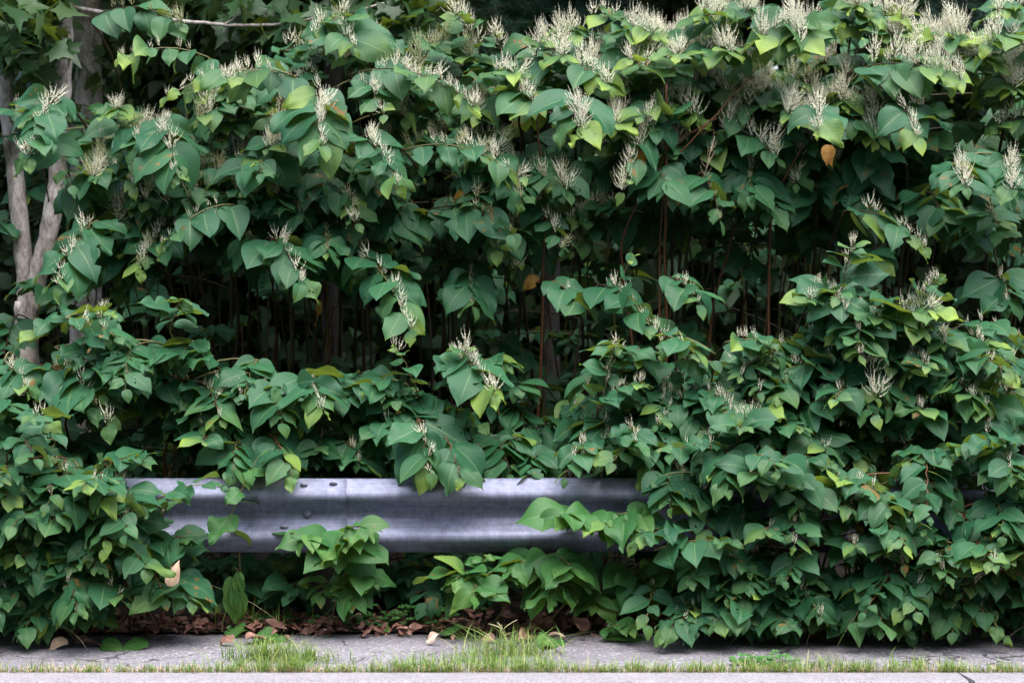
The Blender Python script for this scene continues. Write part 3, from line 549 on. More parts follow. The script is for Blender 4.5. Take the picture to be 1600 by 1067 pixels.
hero('knotweed shoot with a yellow-tipped leaf touching the asphalt in the left corner', [SP((70, 900), (62, 965), -.2, -.4, n=7, L=.18, tint=.7, hang=.7), SP((90, 890), (100, 930), -.2, -.38, n=7, L=.2, tint=.2, hang=.7)], fg=1)
hero('knotweed shoot with a tiny lime sprig tip beside the left end of the rail', [SP((245, 850), (262, 790), -.15, -.2, n=6, L=.11, fl=1, fp=.5, up=1, tint=.7), SP((245, 860), (290, 840), -.15, -.25, n=7, L=.19, tint=.2, hang=.5)], fg=1)
hero('knotweed shoot with pale lower leaves lying on the asphalt below the right thicket', [SP((1160, 930), (1150, 965), -.15, -.35, n=8, L=.16, tint=.2, hang=.7), SP((1200, 960), (1225, 985), -.2, -.36, n=7, L=.15, tint=.1, hang=.5)], fg=1)
hero('knotweed spray with long downward leaves drooping over the right asphalt edge', [SP((1430, 910), (1490, 955), -.2, -.42, n=8, L=.19, fl=1, fp=.7, tint=.4, hang=.7), SP((1460, 920), (1530, 965), -.2, -.4, n=8, L=.17, fl=1, fp=.7, tint=.7, hang=.7)], fg=1)
hero('knotweed shoot with chewed lace-like leaf and lime blade in the right thicket', [SP((1290, 770), (1330, 790), -.15, -.32, n=9, L=.165, fl=1, fp=.5, tint=.8, hang=.6)], fg=1)
hero('knotweed spray with brown-blotched small leaf over the right end of the visible rail', [SP((1130, 770), (1080, 785), -.12, -.28, n=8, L=.15, fl=1, fp=.6, tint=.6, hang=.5), SP((1130, 780), (1170, 815), -.12, -.3, n=8, L=.19, tint=.1, hang=.7)], fg=1)
for label, sprays, kw in H:
    kw = dict(kw); fg = kw.pop('fg', 0); fresh = kw.pop('fresh', 0)
    a = sprays[0]['a']
    if fg: bx = a[0]+rng.normal()*.03; base = (bx, min(.06, a[1]+.16), .006); kw.setdefault('cane_r', .006)
    else: base = ground_base(a, 1.0 if a[2] > 1.5 else .3, .1); kw.setdefault('cane_r', .010 if a[2] > 1.5 else .007)
    knotweed(base, sprays, label, 'knotweed sprays in the thicket', mleaf=M_FRESH if fresh else M_LEAF, **kw)

# ------------------------------------------------------------------ the rest of the thicket, cane by cane
def pick(z): return float(rng.uniform(*z))
def zone(n, U, Vr, yfun, label, group, nsp=(2, 4), L=(.15, .2), fl=(0,), fp=.5, kinds='c', keep=None, front=False, rad=.16, tint=.3, nl=(7, 10), coarse=False, reach=(.18, .36), mleaf=None, dyb=1.2, cane_r=.006, sink=None, hang=(.08, .6)):
    k = 0; tries = 0
    while k < n and tries < n*20:
        tries += 1
        u, v = pick(U), pick(Vr)
        if keep and not keep(u, v): continue
        y = yfun(u, v); c = P(u, v, y); sps = []
        for i in range(int(rng.integers(nsp[0], nsp[1]+1))):
            a = c+rng.normal(size=3)*V3((rad, rad*.5, rad*.6))
            if a[2] < .12: a[2] = .12+rng.random()*.1
            r = pick(reach); az = rng.normal()*.95; d = V3((math.sin(az), -math.cos(az), -.25+rng.normal()*.3))
            b = a+d*r
            if b[2] < .07: b[2] = .07+.05*rng.random()
            kq = kinds if kinds in 'cg' and len(kinds) == 1 else 'm'
            sps.append(dict(a=a, b=b, n=int(rng.integers(nl[0], nl[1]+1)), L=pick(L), L0=1, fl=int(rng.choice(fl)), fp=fp, k=kq, tint=tint*rng.uniform(.3, 1.5), hang=pick(hang), arch=rng.uniform(.1, .35)))
        a0 = sps[0]['a']
        base = (a0[0]+rng.normal()*.05, a0[1]+.13, .005) if front else ground_base(a0, dyb, .18)
        if front: base = (base[0], min(base[1], .08), .005)
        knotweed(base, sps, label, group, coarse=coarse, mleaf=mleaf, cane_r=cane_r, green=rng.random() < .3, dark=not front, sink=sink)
        k += 1
DEPTH = (MB(), Leaves())
def top(u): return float(np.interp(u, [0, 150, 420, 560, 700, 900, 1000, 1200, 1600], [120, 110, 110, 90, 95, 85, 40, 20, 25]))
zone(30, (-60, 1000), (90, 330), lambda u, v: 1.15-(v-60)/330*.45+rng.random()*.35, 'knotweed cane closing the left and middle canopy with small cream plumes among overlapped leaves', 'canopy canes left and middle', nsp=(3, 5), fp=.8, fl=(2, 2, 2, 3), kinds='cg', keep=lambda u, v: v > top(u) and not (u < 150))
zone(25, (980, 1660), (30, 210), lambda u, v: 1.1-(v-40)/300*.5+rng.random()*.35, 'knotweed cane closing the bright right canopy with white plumes among overlapped leaves', 'canopy canes right', nsp=(3, 5), fl=(2, 3, 3), fp=.8, keep=lambda u, v: v > top(u), tint=.6)
zone(13, (-60, 620), (250, 400), lambda u, v: .75+rng.random()*.5, 'knotweed cane hanging dark leaves under the left canopy', 'shaded canes under the left canopy', L=(.19, .235), hang=(.6, 1.3), nsp=(2, 3), fl=(0, 1), fp=.4, kinds='g', keep=lambda u, v: not (u < 130), tint=.1)
zone(11, (620, 1660), (240, 340), lambda u, v: .95+rng.random()*.6, 'knotweed cane hanging dark leaves under the middle and right canopy', 'shaded canes under the right canopy', L=(.19, .235), hang=(.6, 1.3), nsp=(2, 3), fl=(0, 0, 1), fp=.3, kinds='g', tint=.1)
zone(30, (-80, 1680), (60, 260), lambda u, v: 1.5+rng.random()*1.2, 'knotweed cane at the back of the thicket, seen only between nearer leaves', 'canes at the back of the thicket', fl=(0, 2), kinds='cg', sink=DEPTH, coarse=True, nsp=(3, 5), rad=.3, tint=.1, keep=lambda u, v: v > top(u)+30)
zone(48, (-80, 1680), (280, 800), lambda u, v: 1.3+rng.random()*1.6, 'knotweed cane standing deep in the gloom of the thicket', 'canes deep in the gloom', sink=DEPTH, coarse=True, nsp=(3, 5), rad=.3, tint=0, cane_r=.0045)
zone(17, (-60, 320), (540, 760), lambda u, v: .15+rng.random()*.4, 'leafy knotweed shoot in the left half of the lower thicket behind the rail', 'lower shoots left', nsp=(3, 5), fl=(0, 0, 1), fp=.4, tint=.3, dyb=.3, cane_r=.006)
zone(24, (270, 950), (600, 722), lambda u, v: .18+rng.random()*.5, 'leafy knotweed shoot filling the space just above the bare rail', 'lower shoots above the rail', nsp=(3, 5), fl=(0, 0, 1), fp=.3, tint=.25, rad=.09, reach=(.14, .26), dyb=.3, cane_r=.006)
zone(30, (930, 1660), (545, 730), lambda u, v: .05+rng.random()*.5, 'leafy knotweed shoot on top of the right-hand thicket above rail height', 'lower shoots right', nsp=(3, 5), fl=(0, 1, 1), fp=.5, tint=.45, dyb=.3, rad=.13, cane_r=.006)
zone(7, (1230, 1480), (455, 560), lambda u, v: .02+rng.random()*.25, 'tall knotweed shoot lifting the right-hand thicket into the dark hollow', 'tall shoots right', fl=(1, 1, 2), fp=.6, tint=.5, dyb=.25, rad=.08, cane_r=.006, hang=(.05, .4))
zone(22, (-60, 180), (675, 985), lambda u, v: -.1-rng.random()*.2, 'knotweed shoot burying the left end of the rail down to the asphalt', 'shoots before the left rail', nsp=(3, 5), front=True, fl=(0, 0, 1), fp=.3, tint=.3, rad=.1, cane_r=.005)
zone(44, (1100, 1660), (690, 985), lambda u, v: -.08-rng.random()*.22, 'knotweed shoot burying the right end of the rail down to the asphalt', 'shoots before the right rail', nsp=(3, 5), front=True, fl=(0, 0, 0, 1), fp=.3, tint=.35, rad=.12, L=(.13, .18), cane_r=.005)
zone(5, (400, 1100), (905, 955), lambda u, v: .02+rng.random()*.1, 'low fresh green knotweed sprout in the dark gap under the rail', 'sprouts under the rail', front=True, fl=(0,), tint=.2, rad=.07, L=(.10, .15), cane_r=.003, mleaf=M_FRESH, reach=(.1, .2), keep=lambda u, v: u > 1000 or 400 < u < 470)
zone(22, (-40, 1150), (850, 960), lambda u, v: .33+rng.random()*.4, 'dark knotweed sprout behind the rail posts in the black gap', 'sprouts behind the rail', fl=(0,), sink=DEPTH, tint=0, rad=.15, L=(.13, .18), cane_r=.004, dyb=.2, coarse=True)
zone(18, (-60, 1660), (230, 350), lambda u, v: .95+rng.random()*.5, '', None, sink=DEPTH, fl=(0,), tint=.1, L=(.19, .23), hang=(.6, 1.3), nsp=(2, 3), rad=.2, cane_r=.0045, keep=lambda u, v: u > 130)
o = DEPTH[1].build('thicket_depths', M_LEAF, None, V3((0, 0, 0)), .15, True); tag(o, 'shaded knotweed leaves and canes deep in the thicket, merging into one dark mass', 'thicket', None, 'stuff')
DEPTH[0].build('canes', M_DCANE, o)
# ------------------------------------------------------------------ trees behind
MAPLE = np.array([(0, 0), (.12, .02), (.42, -.08), (.34, .12), (.62, .34), (.36, .40), (.32, .52), (.16, .56), (0, 1.0), (-.16, .56), (-.32, .52), (-.36, .40), (-.62, .34), (-.34, .12), (-.42, -.08), (-.12, .02)])
def leaf_cloud(name, centres, rads, n, L, m, parent, off, shape='oval', tint=.2):
    """n small leaves spread through the volume of several clumps"""
    k = rng.integers(len(centres), size=n); c = np.asarray(centres)[k]; r = np.asarray(rads)[k]
    q = nrm(rng.normal(size=(n, 3)))*(rng.random((n, 1))**.4); p = c+q*r
    d = nrm(rng.normal(size=(n, 3))*.8+V3((0, -.25, -.55))); nn = nrm(rng.normal(size=(n, 3))*.6+UP*.7+V3((0, -.5, 0)))
    nn = nrm(nn-(nn*d).sum(1, keepdims=True)*d); s = np.cross(d, nn); Ln = L*rng.uniform(.6, 1.25, n)
    if shape == 'maple':
        x, y = MAPLE[:, 0], MAPLE[:, 1]
        z = -.25*y**2+.12*np.abs(x); ce = np.array([0, .3, -.02])
        tv = np.concatenate([np.stack([x, y, z], 1), ce[None]]); nv = len(tv); f = np.array([(i, (i+1) % 16, 16) for i in range(16)])
    else:
        tv = np.array([(0, 0, 0), (.3, .25, .05), (.33, .5, .02), (0, 1, -.3), (-.33, .5, .02), (-.3, .25, .05), (0, .4, -.06)]); nv = 7
        f = np.array([(i, (i+1) % 6, 6) for i in range(6)])
    co = p[:, None]+(tv[None, :, 0, None]*s[:, None]+tv[None, :, 1, None]*d[:, None]+tv[None, :, 2, None]*nn[:, None])*Ln[:, None, None]
    fs = (f[None]+(np.arange(n)*nv)[:, None, None]).reshape(-1, 3)
    dat = np.stack([rng.random(n)**4*tint*2, rng.random(n), np.zeros(n), rng.random(n)], 1)
    return link(name, fast_mesh(name, co.reshape(-1, 3)-np.asarray(off), fs, m, None, np.repeat(dat, nv, 0)), parent)
def limb(mb, pts, r0, r1, sides=10, wob=.0):
    pts = np.asarray(pts, float); s = np.linspace(0, 1, len(pts)); si = np.linspace(0, 1, len(pts)*5)
    c = np.stack([np.interp(si, s, pts[:, i]) for i in range(3)], 1)
    for _ in range(4): c[1:-1] = (c[:-2]+2*c[1:-1]+c[2:])/4
    c[1:-1] += rng.normal(size=(len(c)-2, 3))*wob
    mb.tube(c, np.linspace(r0, r1, len(c))*(1+.05*rng.normal(size=len(c))), sides)
# forked maple at the left
YT = 1.75; b0 = P(48, 560, YT); base = V3((b0[0]+.02, YT, gz(YT)))
tr = thing('maple_tree', base, 'pale grey forked maple trunk at the left edge with a bare bough reaching right', 'tree')
mb = MB()
limb(mb, [base-UP*.1, P(47, 640, YT), P(42, 540, YT), P(40, 470, YT)], .066, .058, 14, .002)
limb(mb, [P(42, 510, YT), P(40, 440, YT), P(31, 340, YT), P(20, 240, YT), P(6, 130, YT), P(-12, 20, YT), P(-40, -160, YT), P(-100, -420, YT)], .050, .036, 12, .002)
limb(mb, [P(40, 520, YT), P(50, 460, YT-.03), P(72, 390, YT-.05), P(90, 290, YT-.05), P(97, 180, YT-.03), P(100, 60, YT), P(104, -60, YT), P(120, -300, YT)], .054, .042, 12, .002)
mb.build('trunk', M_BARK, tr, off=base)
mb = MB(); YB = 1.6
limb(mb, [P(100, 10, YT), P(180, 24, YB), P(300, 35, YB), P(370, 41, YB), P(430, 40, YB), P(520, 30, YB), P(600, 5, YB)], .012, .005, 7, .002)
limb(mb, [P(350, 39, YB), P(365, 30, YB), P(372, 20, YB)], .006, .003, 5)
limb(mb, [P(440, 38, YB), P(470, 34, YB-.1), P(500, 26, YB-.15)], .007, .004, 5)
limb(mb, [P(90, 45, YT), P(60, 44, YT-.1), P(30, 20, YT-.2), P(0, 10, YT-.3)], .012, .006, 6)
mb.build('bough', M_BARK, tr, off=base)
cs = [P(u, v, YB+dy) for u, v, dy in ((20, 40, -.2), (50, 70, -.1), (0, 80, -.2), (10, 10, 0), (60, 10, .1), (470, 50, .05), (400, 15, .2), (520, 45, 0), (600, 35, .1), (640, 50, .1), (650, 15, .1), (260, 10, .5), (560, 10, .2), (330, 5, .4))]
leaf_cloud('foliage', cs, [(.22, .2, .14)]*len(cs), 620, .14, M_TREE, tr, base, 'maple', .1)
hi = [P(rng.uniform(-300, 700), rng.uniform(-420, -120), YT+rng.uniform(-.3, 1.0)) for _ in range(40)]
leaf_cloud('crown', hi, [(.45, .45, .3)]*40, 2600, .15, M_TREE, tr, base, 'maple', .1)
# dark trunk behind
YD = 3.2; b1 = V3((P(133, 0, YD)[0], YD, gz(YD)))
tr = thing('shade_tree', b1, 'darker furrowed trunk standing just right of the pale forked maple', 'tree')
mb = MB(); limb(mb, [b1-UP*.1, b1+UP*1.2, P(136, 60, YD), P(140, -60, YD), P(150, -500, YD)], .11, .07, 12, .004); mb.build('trunk', M_BARK, tr, off=b1)
leaf_cloud('light_blocking_crown', [V3((rng.uniform(-4.5, 1), rng.uniform(2.6, 6), rng.uniform(3.8, 5.6))) for _ in range(70)], [(.6, .5, .35)]*70, 6500, .2, M_TREE, tr, b1, 'oval', .2)  # crown above the view, added to block sky light over the hollow
leaf_cloud('crown', [P(rng.uniform(-100, 480), rng.uniform(-300, 240), YD+rng.uniform(-.2, .9)) for _ in range(46)], [(.34, .34, .24)]*46, 2600, .10, M_TREE, tr, b1, 'oval', .25)
# dark trunk behind the tall plume
YD = 3.0; b1 = V3((P(520, 0, YD)[0], YD, gz(YD)))
tr = thing('shade_tree', b1, 'nearly black slim trunk rising behind the tallest cream plume', 'tree')
mb = MB(); limb(mb, [b1-UP*.1, P(518, 300, YD), P(522, 60, YD), P(518, -60, YD), P(520, -420, YD)], .06, .045, 10, .003); mb.build('trunk', M_DBARK, tr, off=b1)
leaf_cloud('light_blocking_crown', [V3((rng.uniform(-1.5, 4.8), rng.uniform(2.8, 6), rng.uniform(3.8, 5.8))) for _ in range(80)], [(.6, .5, .35)]*80, 7500, .2, M_TREE, tr, b1, 'oval', .2)  # second overhead crown out of view, added to darken the thicket interior
leaf_cloud('crown', [P(rng.uniform(330, 800), rng.uniform(-320, 160), YD+rng.uniform(.1, .9)) for _ in range(34)], [(.34, .34, .24)]*34, 1900, .11, M_TREE, tr, b1, 'maple', .15)
# pines
def pine(u, y, label, limbs):
    b = V3((P(u, 0, y)[0], y, gz(y))); tr = thing('pine_tree', b, label, 'tree')
    mb = MB(); limb(mb, [b-UP*.1, b+UP*1.5, b+UP*3, b+UP*6], .06, .04, 10, .004); mb.build('trunk', M_DBARK, tr, off=b)
    bm_ = MB(); tv = []; 
    for lu, lv, ly, ln, az in limbs:
        tip = P(lu, lv, ly); root = V3((b[0], y, tip[2]+.15)); c = bez(root, (root+tip)/2+UP*.1, tip, 14)
        bm_.tube(c, np.linspace(.018, .004, 14), 5)
        for i in range(3, 14):
            for s in (-1, 1):
                t_ = nrm(c[min(i, 13)]-c[i-1]); sd = nrm(np.cross(t_, UP))*s
                tw = c[i]+(t_*.6+sd*.7+rng.normal(size=3)*.25)*rng.uniform(.12, .28)
                bm_.tube([c[i], (c[i]+tw)/2+UP*.01, tw], [.004, .003, .002], 4, False)
                for k in range(5):
                    p = c[i]+(tw-c[i])*(.3+.7*k/4); n = 16
                    dd = nrm(nrm(tw-c[i])*.7+rng.normal(size=(n, 3))*.75+V3((0, 0, -.12)))*rng.uniform(.07, .12, (n, 1)); sw = nrm(np.cross(dd, rng.normal(size=(n, 3))))*.0012
                    tv.append(np.stack([p-sw, p+sw, p+dd], 1))
    bm_.build('branch', M_DBARK, tr, off=b)
    v = np.concatenate(tv).reshape(-1, 3)-b; f = np.arange(len(v)).reshape(-1, 3)
    link('needles', fast_mesh('needles', v, f, M_NEEDLE), tr)
rl = lambda u0, u1, v0, v1, y, n: [(rng.uniform(u0, u1), rng.uniform(v0, v1), y-rng.uniform(.4, 1.3), 0, 0) for _ in range(n)]
pine(860, 4.2, 'dark blue-green pine showing in the gap above the middle canopy', rl(700, 1040, -80, 110, 4.2, 17))
pine(1760, 3.8, 'dark blue-green pine peeping over the canopy in the top right corner', rl(1380, 1680, -80, 130, 3.8, 17))
# the wood beyond: one mass nobody could count
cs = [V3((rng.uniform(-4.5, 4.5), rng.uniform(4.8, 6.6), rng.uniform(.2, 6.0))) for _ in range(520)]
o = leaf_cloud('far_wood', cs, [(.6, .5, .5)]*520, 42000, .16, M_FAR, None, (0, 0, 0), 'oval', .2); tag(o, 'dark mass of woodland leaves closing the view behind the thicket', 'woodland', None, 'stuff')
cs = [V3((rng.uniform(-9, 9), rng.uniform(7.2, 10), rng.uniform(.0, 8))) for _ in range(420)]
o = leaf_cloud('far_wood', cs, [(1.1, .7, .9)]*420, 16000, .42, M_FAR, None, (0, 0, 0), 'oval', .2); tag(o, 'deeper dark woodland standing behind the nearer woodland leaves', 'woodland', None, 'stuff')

cs = [V3((rng.uniform(-34, 34), rng.uniform(-20, -15), rng.uniform(.5, 16))) for _ in range(330)]  # unseen wood behind the camera, added to keep low sky light out
o = leaf_cloud('light_blocking_woods', cs, [(2.6, 1.6, 1.8)]*330, 22000, .75, M_FAR, None, (0, 0, 0), 'oval', .2); tag(o, 'unseen leafy wood added across the road to block low sky light', 'woodland', None, 'stuff')
for sx in (-1, 1):
    cs = [V3((sx*rng.uniform(3.3, 7), rng.uniform(.1, 3.2), rng.uniform(.2, 2.6))) for _ in range(70)]  # unseen side masses, added to stop light entering the hollow sideways
    o = leaf_cloud('light_blocking_thicket', cs, [(.5, .4, .4)]*70, 6000, .17, M_LEAF, None, (0, 0, 0), 'oval', .2); tag(o, 'unseen knotweed mass added against side light, past the picture to the '+('left' if sx < 0 else 'right'), 'thicket', None, 'stuff')
# ------------------------------------------------------------------ ground details
def blade_strip(name, roots, hts, wd, m, lean=.45):
    n = len(roots); az = rng.uniform(0, 6.28, n); ln = np.abs(rng.normal(size=n))*lean; d = np.stack([np.cos(az), np.sin(az), np.zeros(n)], 1); s = np.stack([-np.sin(az), np.cos(az), np.zeros(n)], 1)
    T = np.array([0, .35, .7, 1.]); ww = np.array([1, .9, .6, .04])
    c = roots[:, None]+(d*ln[:, None])[:, None]*(T**2)[None, :, None]*hts[:, None, None]+UP*(T-.25*(T**2)*np.minimum(ln, 1.2)[:, None])[..., None]*hts[:, None, None]
    wv = s[:, None]*(ww[None]*np.broadcast_to(wd, (n,))[:, None])[..., None]
    v = np.stack([c-wv, c+wv], 2).reshape(-1, 3); q = np.array([(0, 1, 3, 2), (2, 3, 5, 4), (4, 5, 7, 6)]); q = (q[None]+(np.arange(n)*8)[:, None, None]).reshape(-1, 4)
    dat = np.stack([rng.random(n), rng.random(n), np.zeros(n), rng.random(n)], 1)
    return fast_mesh(name, v, q, m, None, np.repeat(dat, 8, 0))
m, t, b = mat('verge grass'); at = N(t, 'ShaderNodeAttribute', attribute_name='leafdata'); sp_ = N(t, 'ShaderNodeSeparateColor'); t.links.new(at.outputs['Color'], sp_.inputs[0])
t.links.new(ramp(t, sp_.outputs[0], [(0, (.08, .17, .03)), (.5, (.15, .27, .045)), (.78, (.26, .34, .09)), (.93, (.42, .36, .18))]), b.inputs['Base Color']); b.inputs['Roughness'].default_value = .55
tl = N(t, 'ShaderNodeBsdfTranslucent'); tl.inputs[0].default_value = (.3, .42, .06, 1); ms = N(t, 'ShaderNodeMixShader'); ms.inputs[0].default_value = .25
t.links.new(b.outputs[0], ms.inputs[1]); t.links.new(tl.outputs[0], ms.inputs[2]); t.links.new(ms.outputs[0], t.nodes['Material Output'].inputs[0]); M_GRASS = m
def dens(u): return .35+.65*max(math.exp(-((u-430)/90)**2), math.exp(-((u-800)/120)**2), .6*math.exp(-((u-640)/70)**2), .55*math.exp(-((u-1180)/110)**2), .65*math.exp(-((u-1420)/150)**2), .45*math.exp(-((u-1000)/80)**2))
roots, hts = [], []
while len(roots) < 4600:
    u = rng.uniform(-150, 1750); dn = dens(u)
    cl = .5+.5*math.sin(u*.11+2*math.sin(u*.031))
    if rng.random() > dn*(.35+.65*cl): continue
    y = -.868+abs(rng.normal())*.035*(1+1.2*(dn > .75)); roots.append((P(u, 0, y)[0], y, .002)); hts.append(rng.uniform(.015, .05)*(.6+.8*dn)*(1 if rng.random() < .85 else 1.5))
tag(link('grass', blade_strip('grass', np.array(roots), np.array(hts), rng.uniform(.001, .0024, len(roots)), M_GRASS, .95)), 'ragged yellow-green grass growing along the kerb joint', 'grass', None, 'stuff')
# dry thatch under the grass
roots = np.stack([rng.uniform(-3, 3, 2600), -.868+np.abs(rng.normal(size=2600))*.03, np.full(2600, .003)], 1)
m = simple('dry thatch', (.34, .22, .13), (.5, .36, .22), 40, .8, 0)
tag(link('dry_grass', blade_strip('dry_grass', roots, rng.uniform(.012, .03, 2600), .0012, m, 1.6)), 'matted straw-coloured dead grass along the kerb joint', 'grass', None, 'stuff')
M_STRAW = simple('seed stalk', (.42, .40, .22), (.55, .46, .28), 30, .7, 0)
def crabgrass(u, y, h, rays, label, group=None):
    b = P(u, 0, y); b[2] = .004; r = thing('crabgrass_stalk', b, label, 'grass', group); tipx = rng.normal()*.12*h/.1; mb = MB()
    top_ = V3((tipx, rng.normal()*.03, h)); mb.tube(bez(V3((0, 0, 0)), V3((tipx*.2, 0, h*.6)), top_, 6), np.linspace(.0014, .0009, 6), 4); mb.build('stalk', M_STRAW, r)
    for k in range(rays):
        az = k/rays*6.28+rng.normal()*.3; d = V3((math.cos(az), .5*math.sin(az), rng.uniform(.2, .9))); e = top_+nrm(d)*rng.uniform(.04, .08)
        mb = MB(); mb.tube(bez(top_, (top_+e)/2+UP*.008, e, 6), [.0010, .0014, .0015, .0014, .0012, .0005], 4); mb.build('seed_head', M_STRAW, r)
for u, y, h, ry, lab in ((1385, -.3, .07, 7, 'crabgrass stalk with a wide star of seed spikes on the right asphalt'), (1440, -.25, .07, 5, 'small crabgrass star just right of the widest crabgrass star'), (1140, -.3, .09, 4, 'crabgrass stalk poking up through the pale leaves below the right thicket'), (1175, -.33, .08, 4, 'crabgrass stalk leaning over the leaves lying on the right asphalt'), (445, .02, .25, 5, 'tall crabgrass stalk with splayed seed spikes in the gap under the rail'), (1260, -.35, .08, 3, 'thin crabgrass stalk at the end of the leaves on the right asphalt'), (1565, -.35, .10, 6, 'crabgrass stalk with tangled spikes at the lower right edge'), (790, -.45, .09, 4, 'crabgrass stalk in the middle of the tall grass clump'), (135, -.4, .10, 3, 'crabgrass stalk crossing the leaves of the lower left corner')):
    crabgrass(u, y, h, ry, lab)
def tuft(u, y, n, h, label):
    b = P(u, 0, y); b[2] = .003; rts = np.stack([rng.normal(size=n)*.085, rng.normal(size=n)*.025, np.zeros(n)], 1)
    o = link('grass_tuft', blade_strip('grass_tuft', rts, rng.uniform(.4, 1, n)*h, rng.uniform(.0011, .0025, n), M_GRASS, 1.25)); o.location = b; tag(o, label, 'grass')
tuft(420, -.60, 300, .115, 'bushy green grass tuft spreading on the left asphalt by the kerb'); tuft(480, -.64, 150, .085, 'smaller grass tuft beside the bushy left tuft'); tuft(800, -.52, 240, .14, 'tallest grass tuft on the asphalt in front of the middle thicket')
tuft(755, -.66, 150, .085, 'grass tuft leaning at the foot of the tallest tuft'); tuft(395, .03, 70, .16, 'long-bladed grass tuft under the rail by the wilted plant'); tuft(655, -.72, 100, .08, 'bright upright grass tuft left of the tallest tuft'); tuft(1190, -.75, 90, .06, 'dark green weedy tuft at the kerb below the right thicket'); tuft(1290, -.76, 80, .08, 'spiky grass tuft right of the dark weedy tuft')
# clover and small weeds under the rail
def clover(u, y, n, h, label, rx=.10):
    b = P(u, 0, y); b[2] = gz(y); r = thing('clover_plant', b, label, 'weed'); lv = Leaves(); mb = MB()
    for _ in range(n):
        p = V3((rng.normal()*rx, rng.normal()*.04, rng.uniform(.3, 1)*h)); mb.tube([(p[0]*.3, p[1]*.3, 0), (p[0]*.8, p[1]*.8, p[2]*.6), p], .0008, 3, False); a0 = rng.uniform(0, 6.28)
        for k in range(3):
            a = a0+k*2.09; lv.add(p, V3((math.cos(a), math.sin(a), .1)), UP*.8+V3((0, -.6, 0)), rng.uniform(.014, .022), 0, .4, .2, 1.15)
    mb.build('stems', M_GCANE, r); lv.build('foliage', M_CLOVER, r, V3((0, 0, 0)), 0, True)
clover(655, .06, 60, .10, 'patch of tiny clover leaves right of the bright plant before the post'); clover(560, .05, 45, .06, 'low feathery weed at the foot of the rail post'); clover(430, .08, 40, .05, 'small clover patch in the gap left of the rail post', .07)
clover(1190, -.72, 40, .035, 'tiny dark weed at the kerb below the right thicket', .06)
# wilted plant
b = P(368, 0, -.02); b[2] = .005; r = thing('wilted_shoot', b, 'wilted young shoot with limp folded leaves hanging from a hooked tip under the rail', 'weed')
mb = MB(); c = [b, b+V3((.005, 0, .1)), b+V3((.008, 0, .2)), b+V3((.01, -.01, .265)), b+V3((-.004, -.015, .275)), b+V3((-.012, -.015, .262))]; mb.tube(c, [.004, .0035, .003, .002, .0015, .001], 6); mb.build('stem', M_GCANE, r, off=b)
lv = Leaves()
for x, z, L in ((-.012, .23, .13), (.014, .25, .10), (.008, .2, .13), (-.018, .17, .12), (.02, .17, .12), (.0, .15, .13), (.025, .22, .06)): lv.add(b+V3((x, -.01, z)), V3((x*4, -.08, -1)), V3((x*12, -1, .1)), L, .35, .25, .9, .62, rng.normal()*.4)
lv.build('foliage', M_FRESH, r, b, 0)
# ---- dead leaves: loose ones are things, the carpet of litter is stuff
def curl_leaf(u, v, y, L, m, label, name='dead_leaf', d=None, n=None, droop=1.0, fold=.7, gp=None, width=.85, twist=.9):
    p = P(u, v, y); me = Leaves(); o = thing(name, p, label, 'leaf', gp)
    bpy.data.objects.remove(o)
    d = nrm(V3(d if d is not None else (rng.normal(), rng.normal(), 0))); n = V3(n if n is not None else (rng.normal()*.2, -.3, 1)); n = nrm(n-np.dot(n, d)*d)
    co, q, uv, per = leaf_arrays(np.zeros((1, 3)), d[None], n[None], *[np.array([x], float) for x in (L, droop, fold, width, twist)], chew=.5)
    back = co+np.tile(n*.0012, (len(co), 1)); k = len(co)
    o = link(name, fast_mesh(name, co, q, m, uv)); o.location = tuple(p); tag(o, label, 'leaf', gp); return o
curl_leaf(268, 915, -.36, .11, M_PALED, 'pinkish brown dead leaf caught upright among the left leaves', d=(.25, -.1, 1), n=(0, -1, .2), droop=.5, fold=1.1, width=.7)
curl_leaf(1424, 912, -.36, .11, M_PALED, 'pale crumpled dead leaf hanging over the right asphalt', d=(.1, -.1, -1), n=(.2, -1, .1), droop=.5, fold=.8)
curl_leaf(1296, 228, .62, .095, M_ORANGE, 'orange leaf hanging under the right canopy beside the hollow', name='orange_leaf', d=(-.25, -.2, -1), n=(-.2, -1, .3), droop=.3, fold=.2)
curl_leaf(1288, 232, .66, .10, M_ORANGE, 'smaller orange leaf overlapping the one under the right canopy', name='orange_leaf', d=(.5, -.1, -.9), n=(.2, -1, .3), droop=.3, fold=.2)
curl_leaf(1008, 240, .7, .09, M_ORANGE, 'yellow-brown leaf caught on a branch beside the red canes', name='orange_leaf', d=(-.8, -.2, -.6), n=(0, -1, .4), droop=.3, fold=.3)
curl_leaf(540, 362, .75, .10, M_ORANGE, 'dull orange leaf half hidden in shade left of the hollow', name='orange_leaf', d=(.1, -.2, -1), n=(0, -1, .4), droop=.3, fold=.2)
curl_leaf(723, 300, .75, .11, M_ORANGE, 'ochre leaf hanging beneath the level row of four leaves', name='orange_leaf', d=(-.2, -.2, -1), n=(.4, -1, .3), droop=.3, fold=.3)
curl_leaf(497, 470, .8, .12, M_ORANGE, 'yellow leaf hanging edge-on at the left of the dark hollow', name='orange_leaf', d=(0, -.2, -1), n=(.9, -.5, .2), droop=.3, fold=.3)
curl_leaf(838, 432, .8, .09, M_ORANGE, 'brownish leaf behind the torn-leaved spray', name='orange_leaf', d=(-.6, -.2, -.8), n=(0, -1, .4), droop=.3, fold=.2)
def flat(u, y, L, m, label, **kw):
    v = HOR+(CAM_H-.018)*FPX/(CAM_D+y); return curl_leaf(u, v, y, L, m, label, **kw)
flat(385, -.25, .12, M_DEAD, 'rust-brown dead leaf lying on the asphalt left of the bare gap', d=(1, .1, .05), droop=.8)
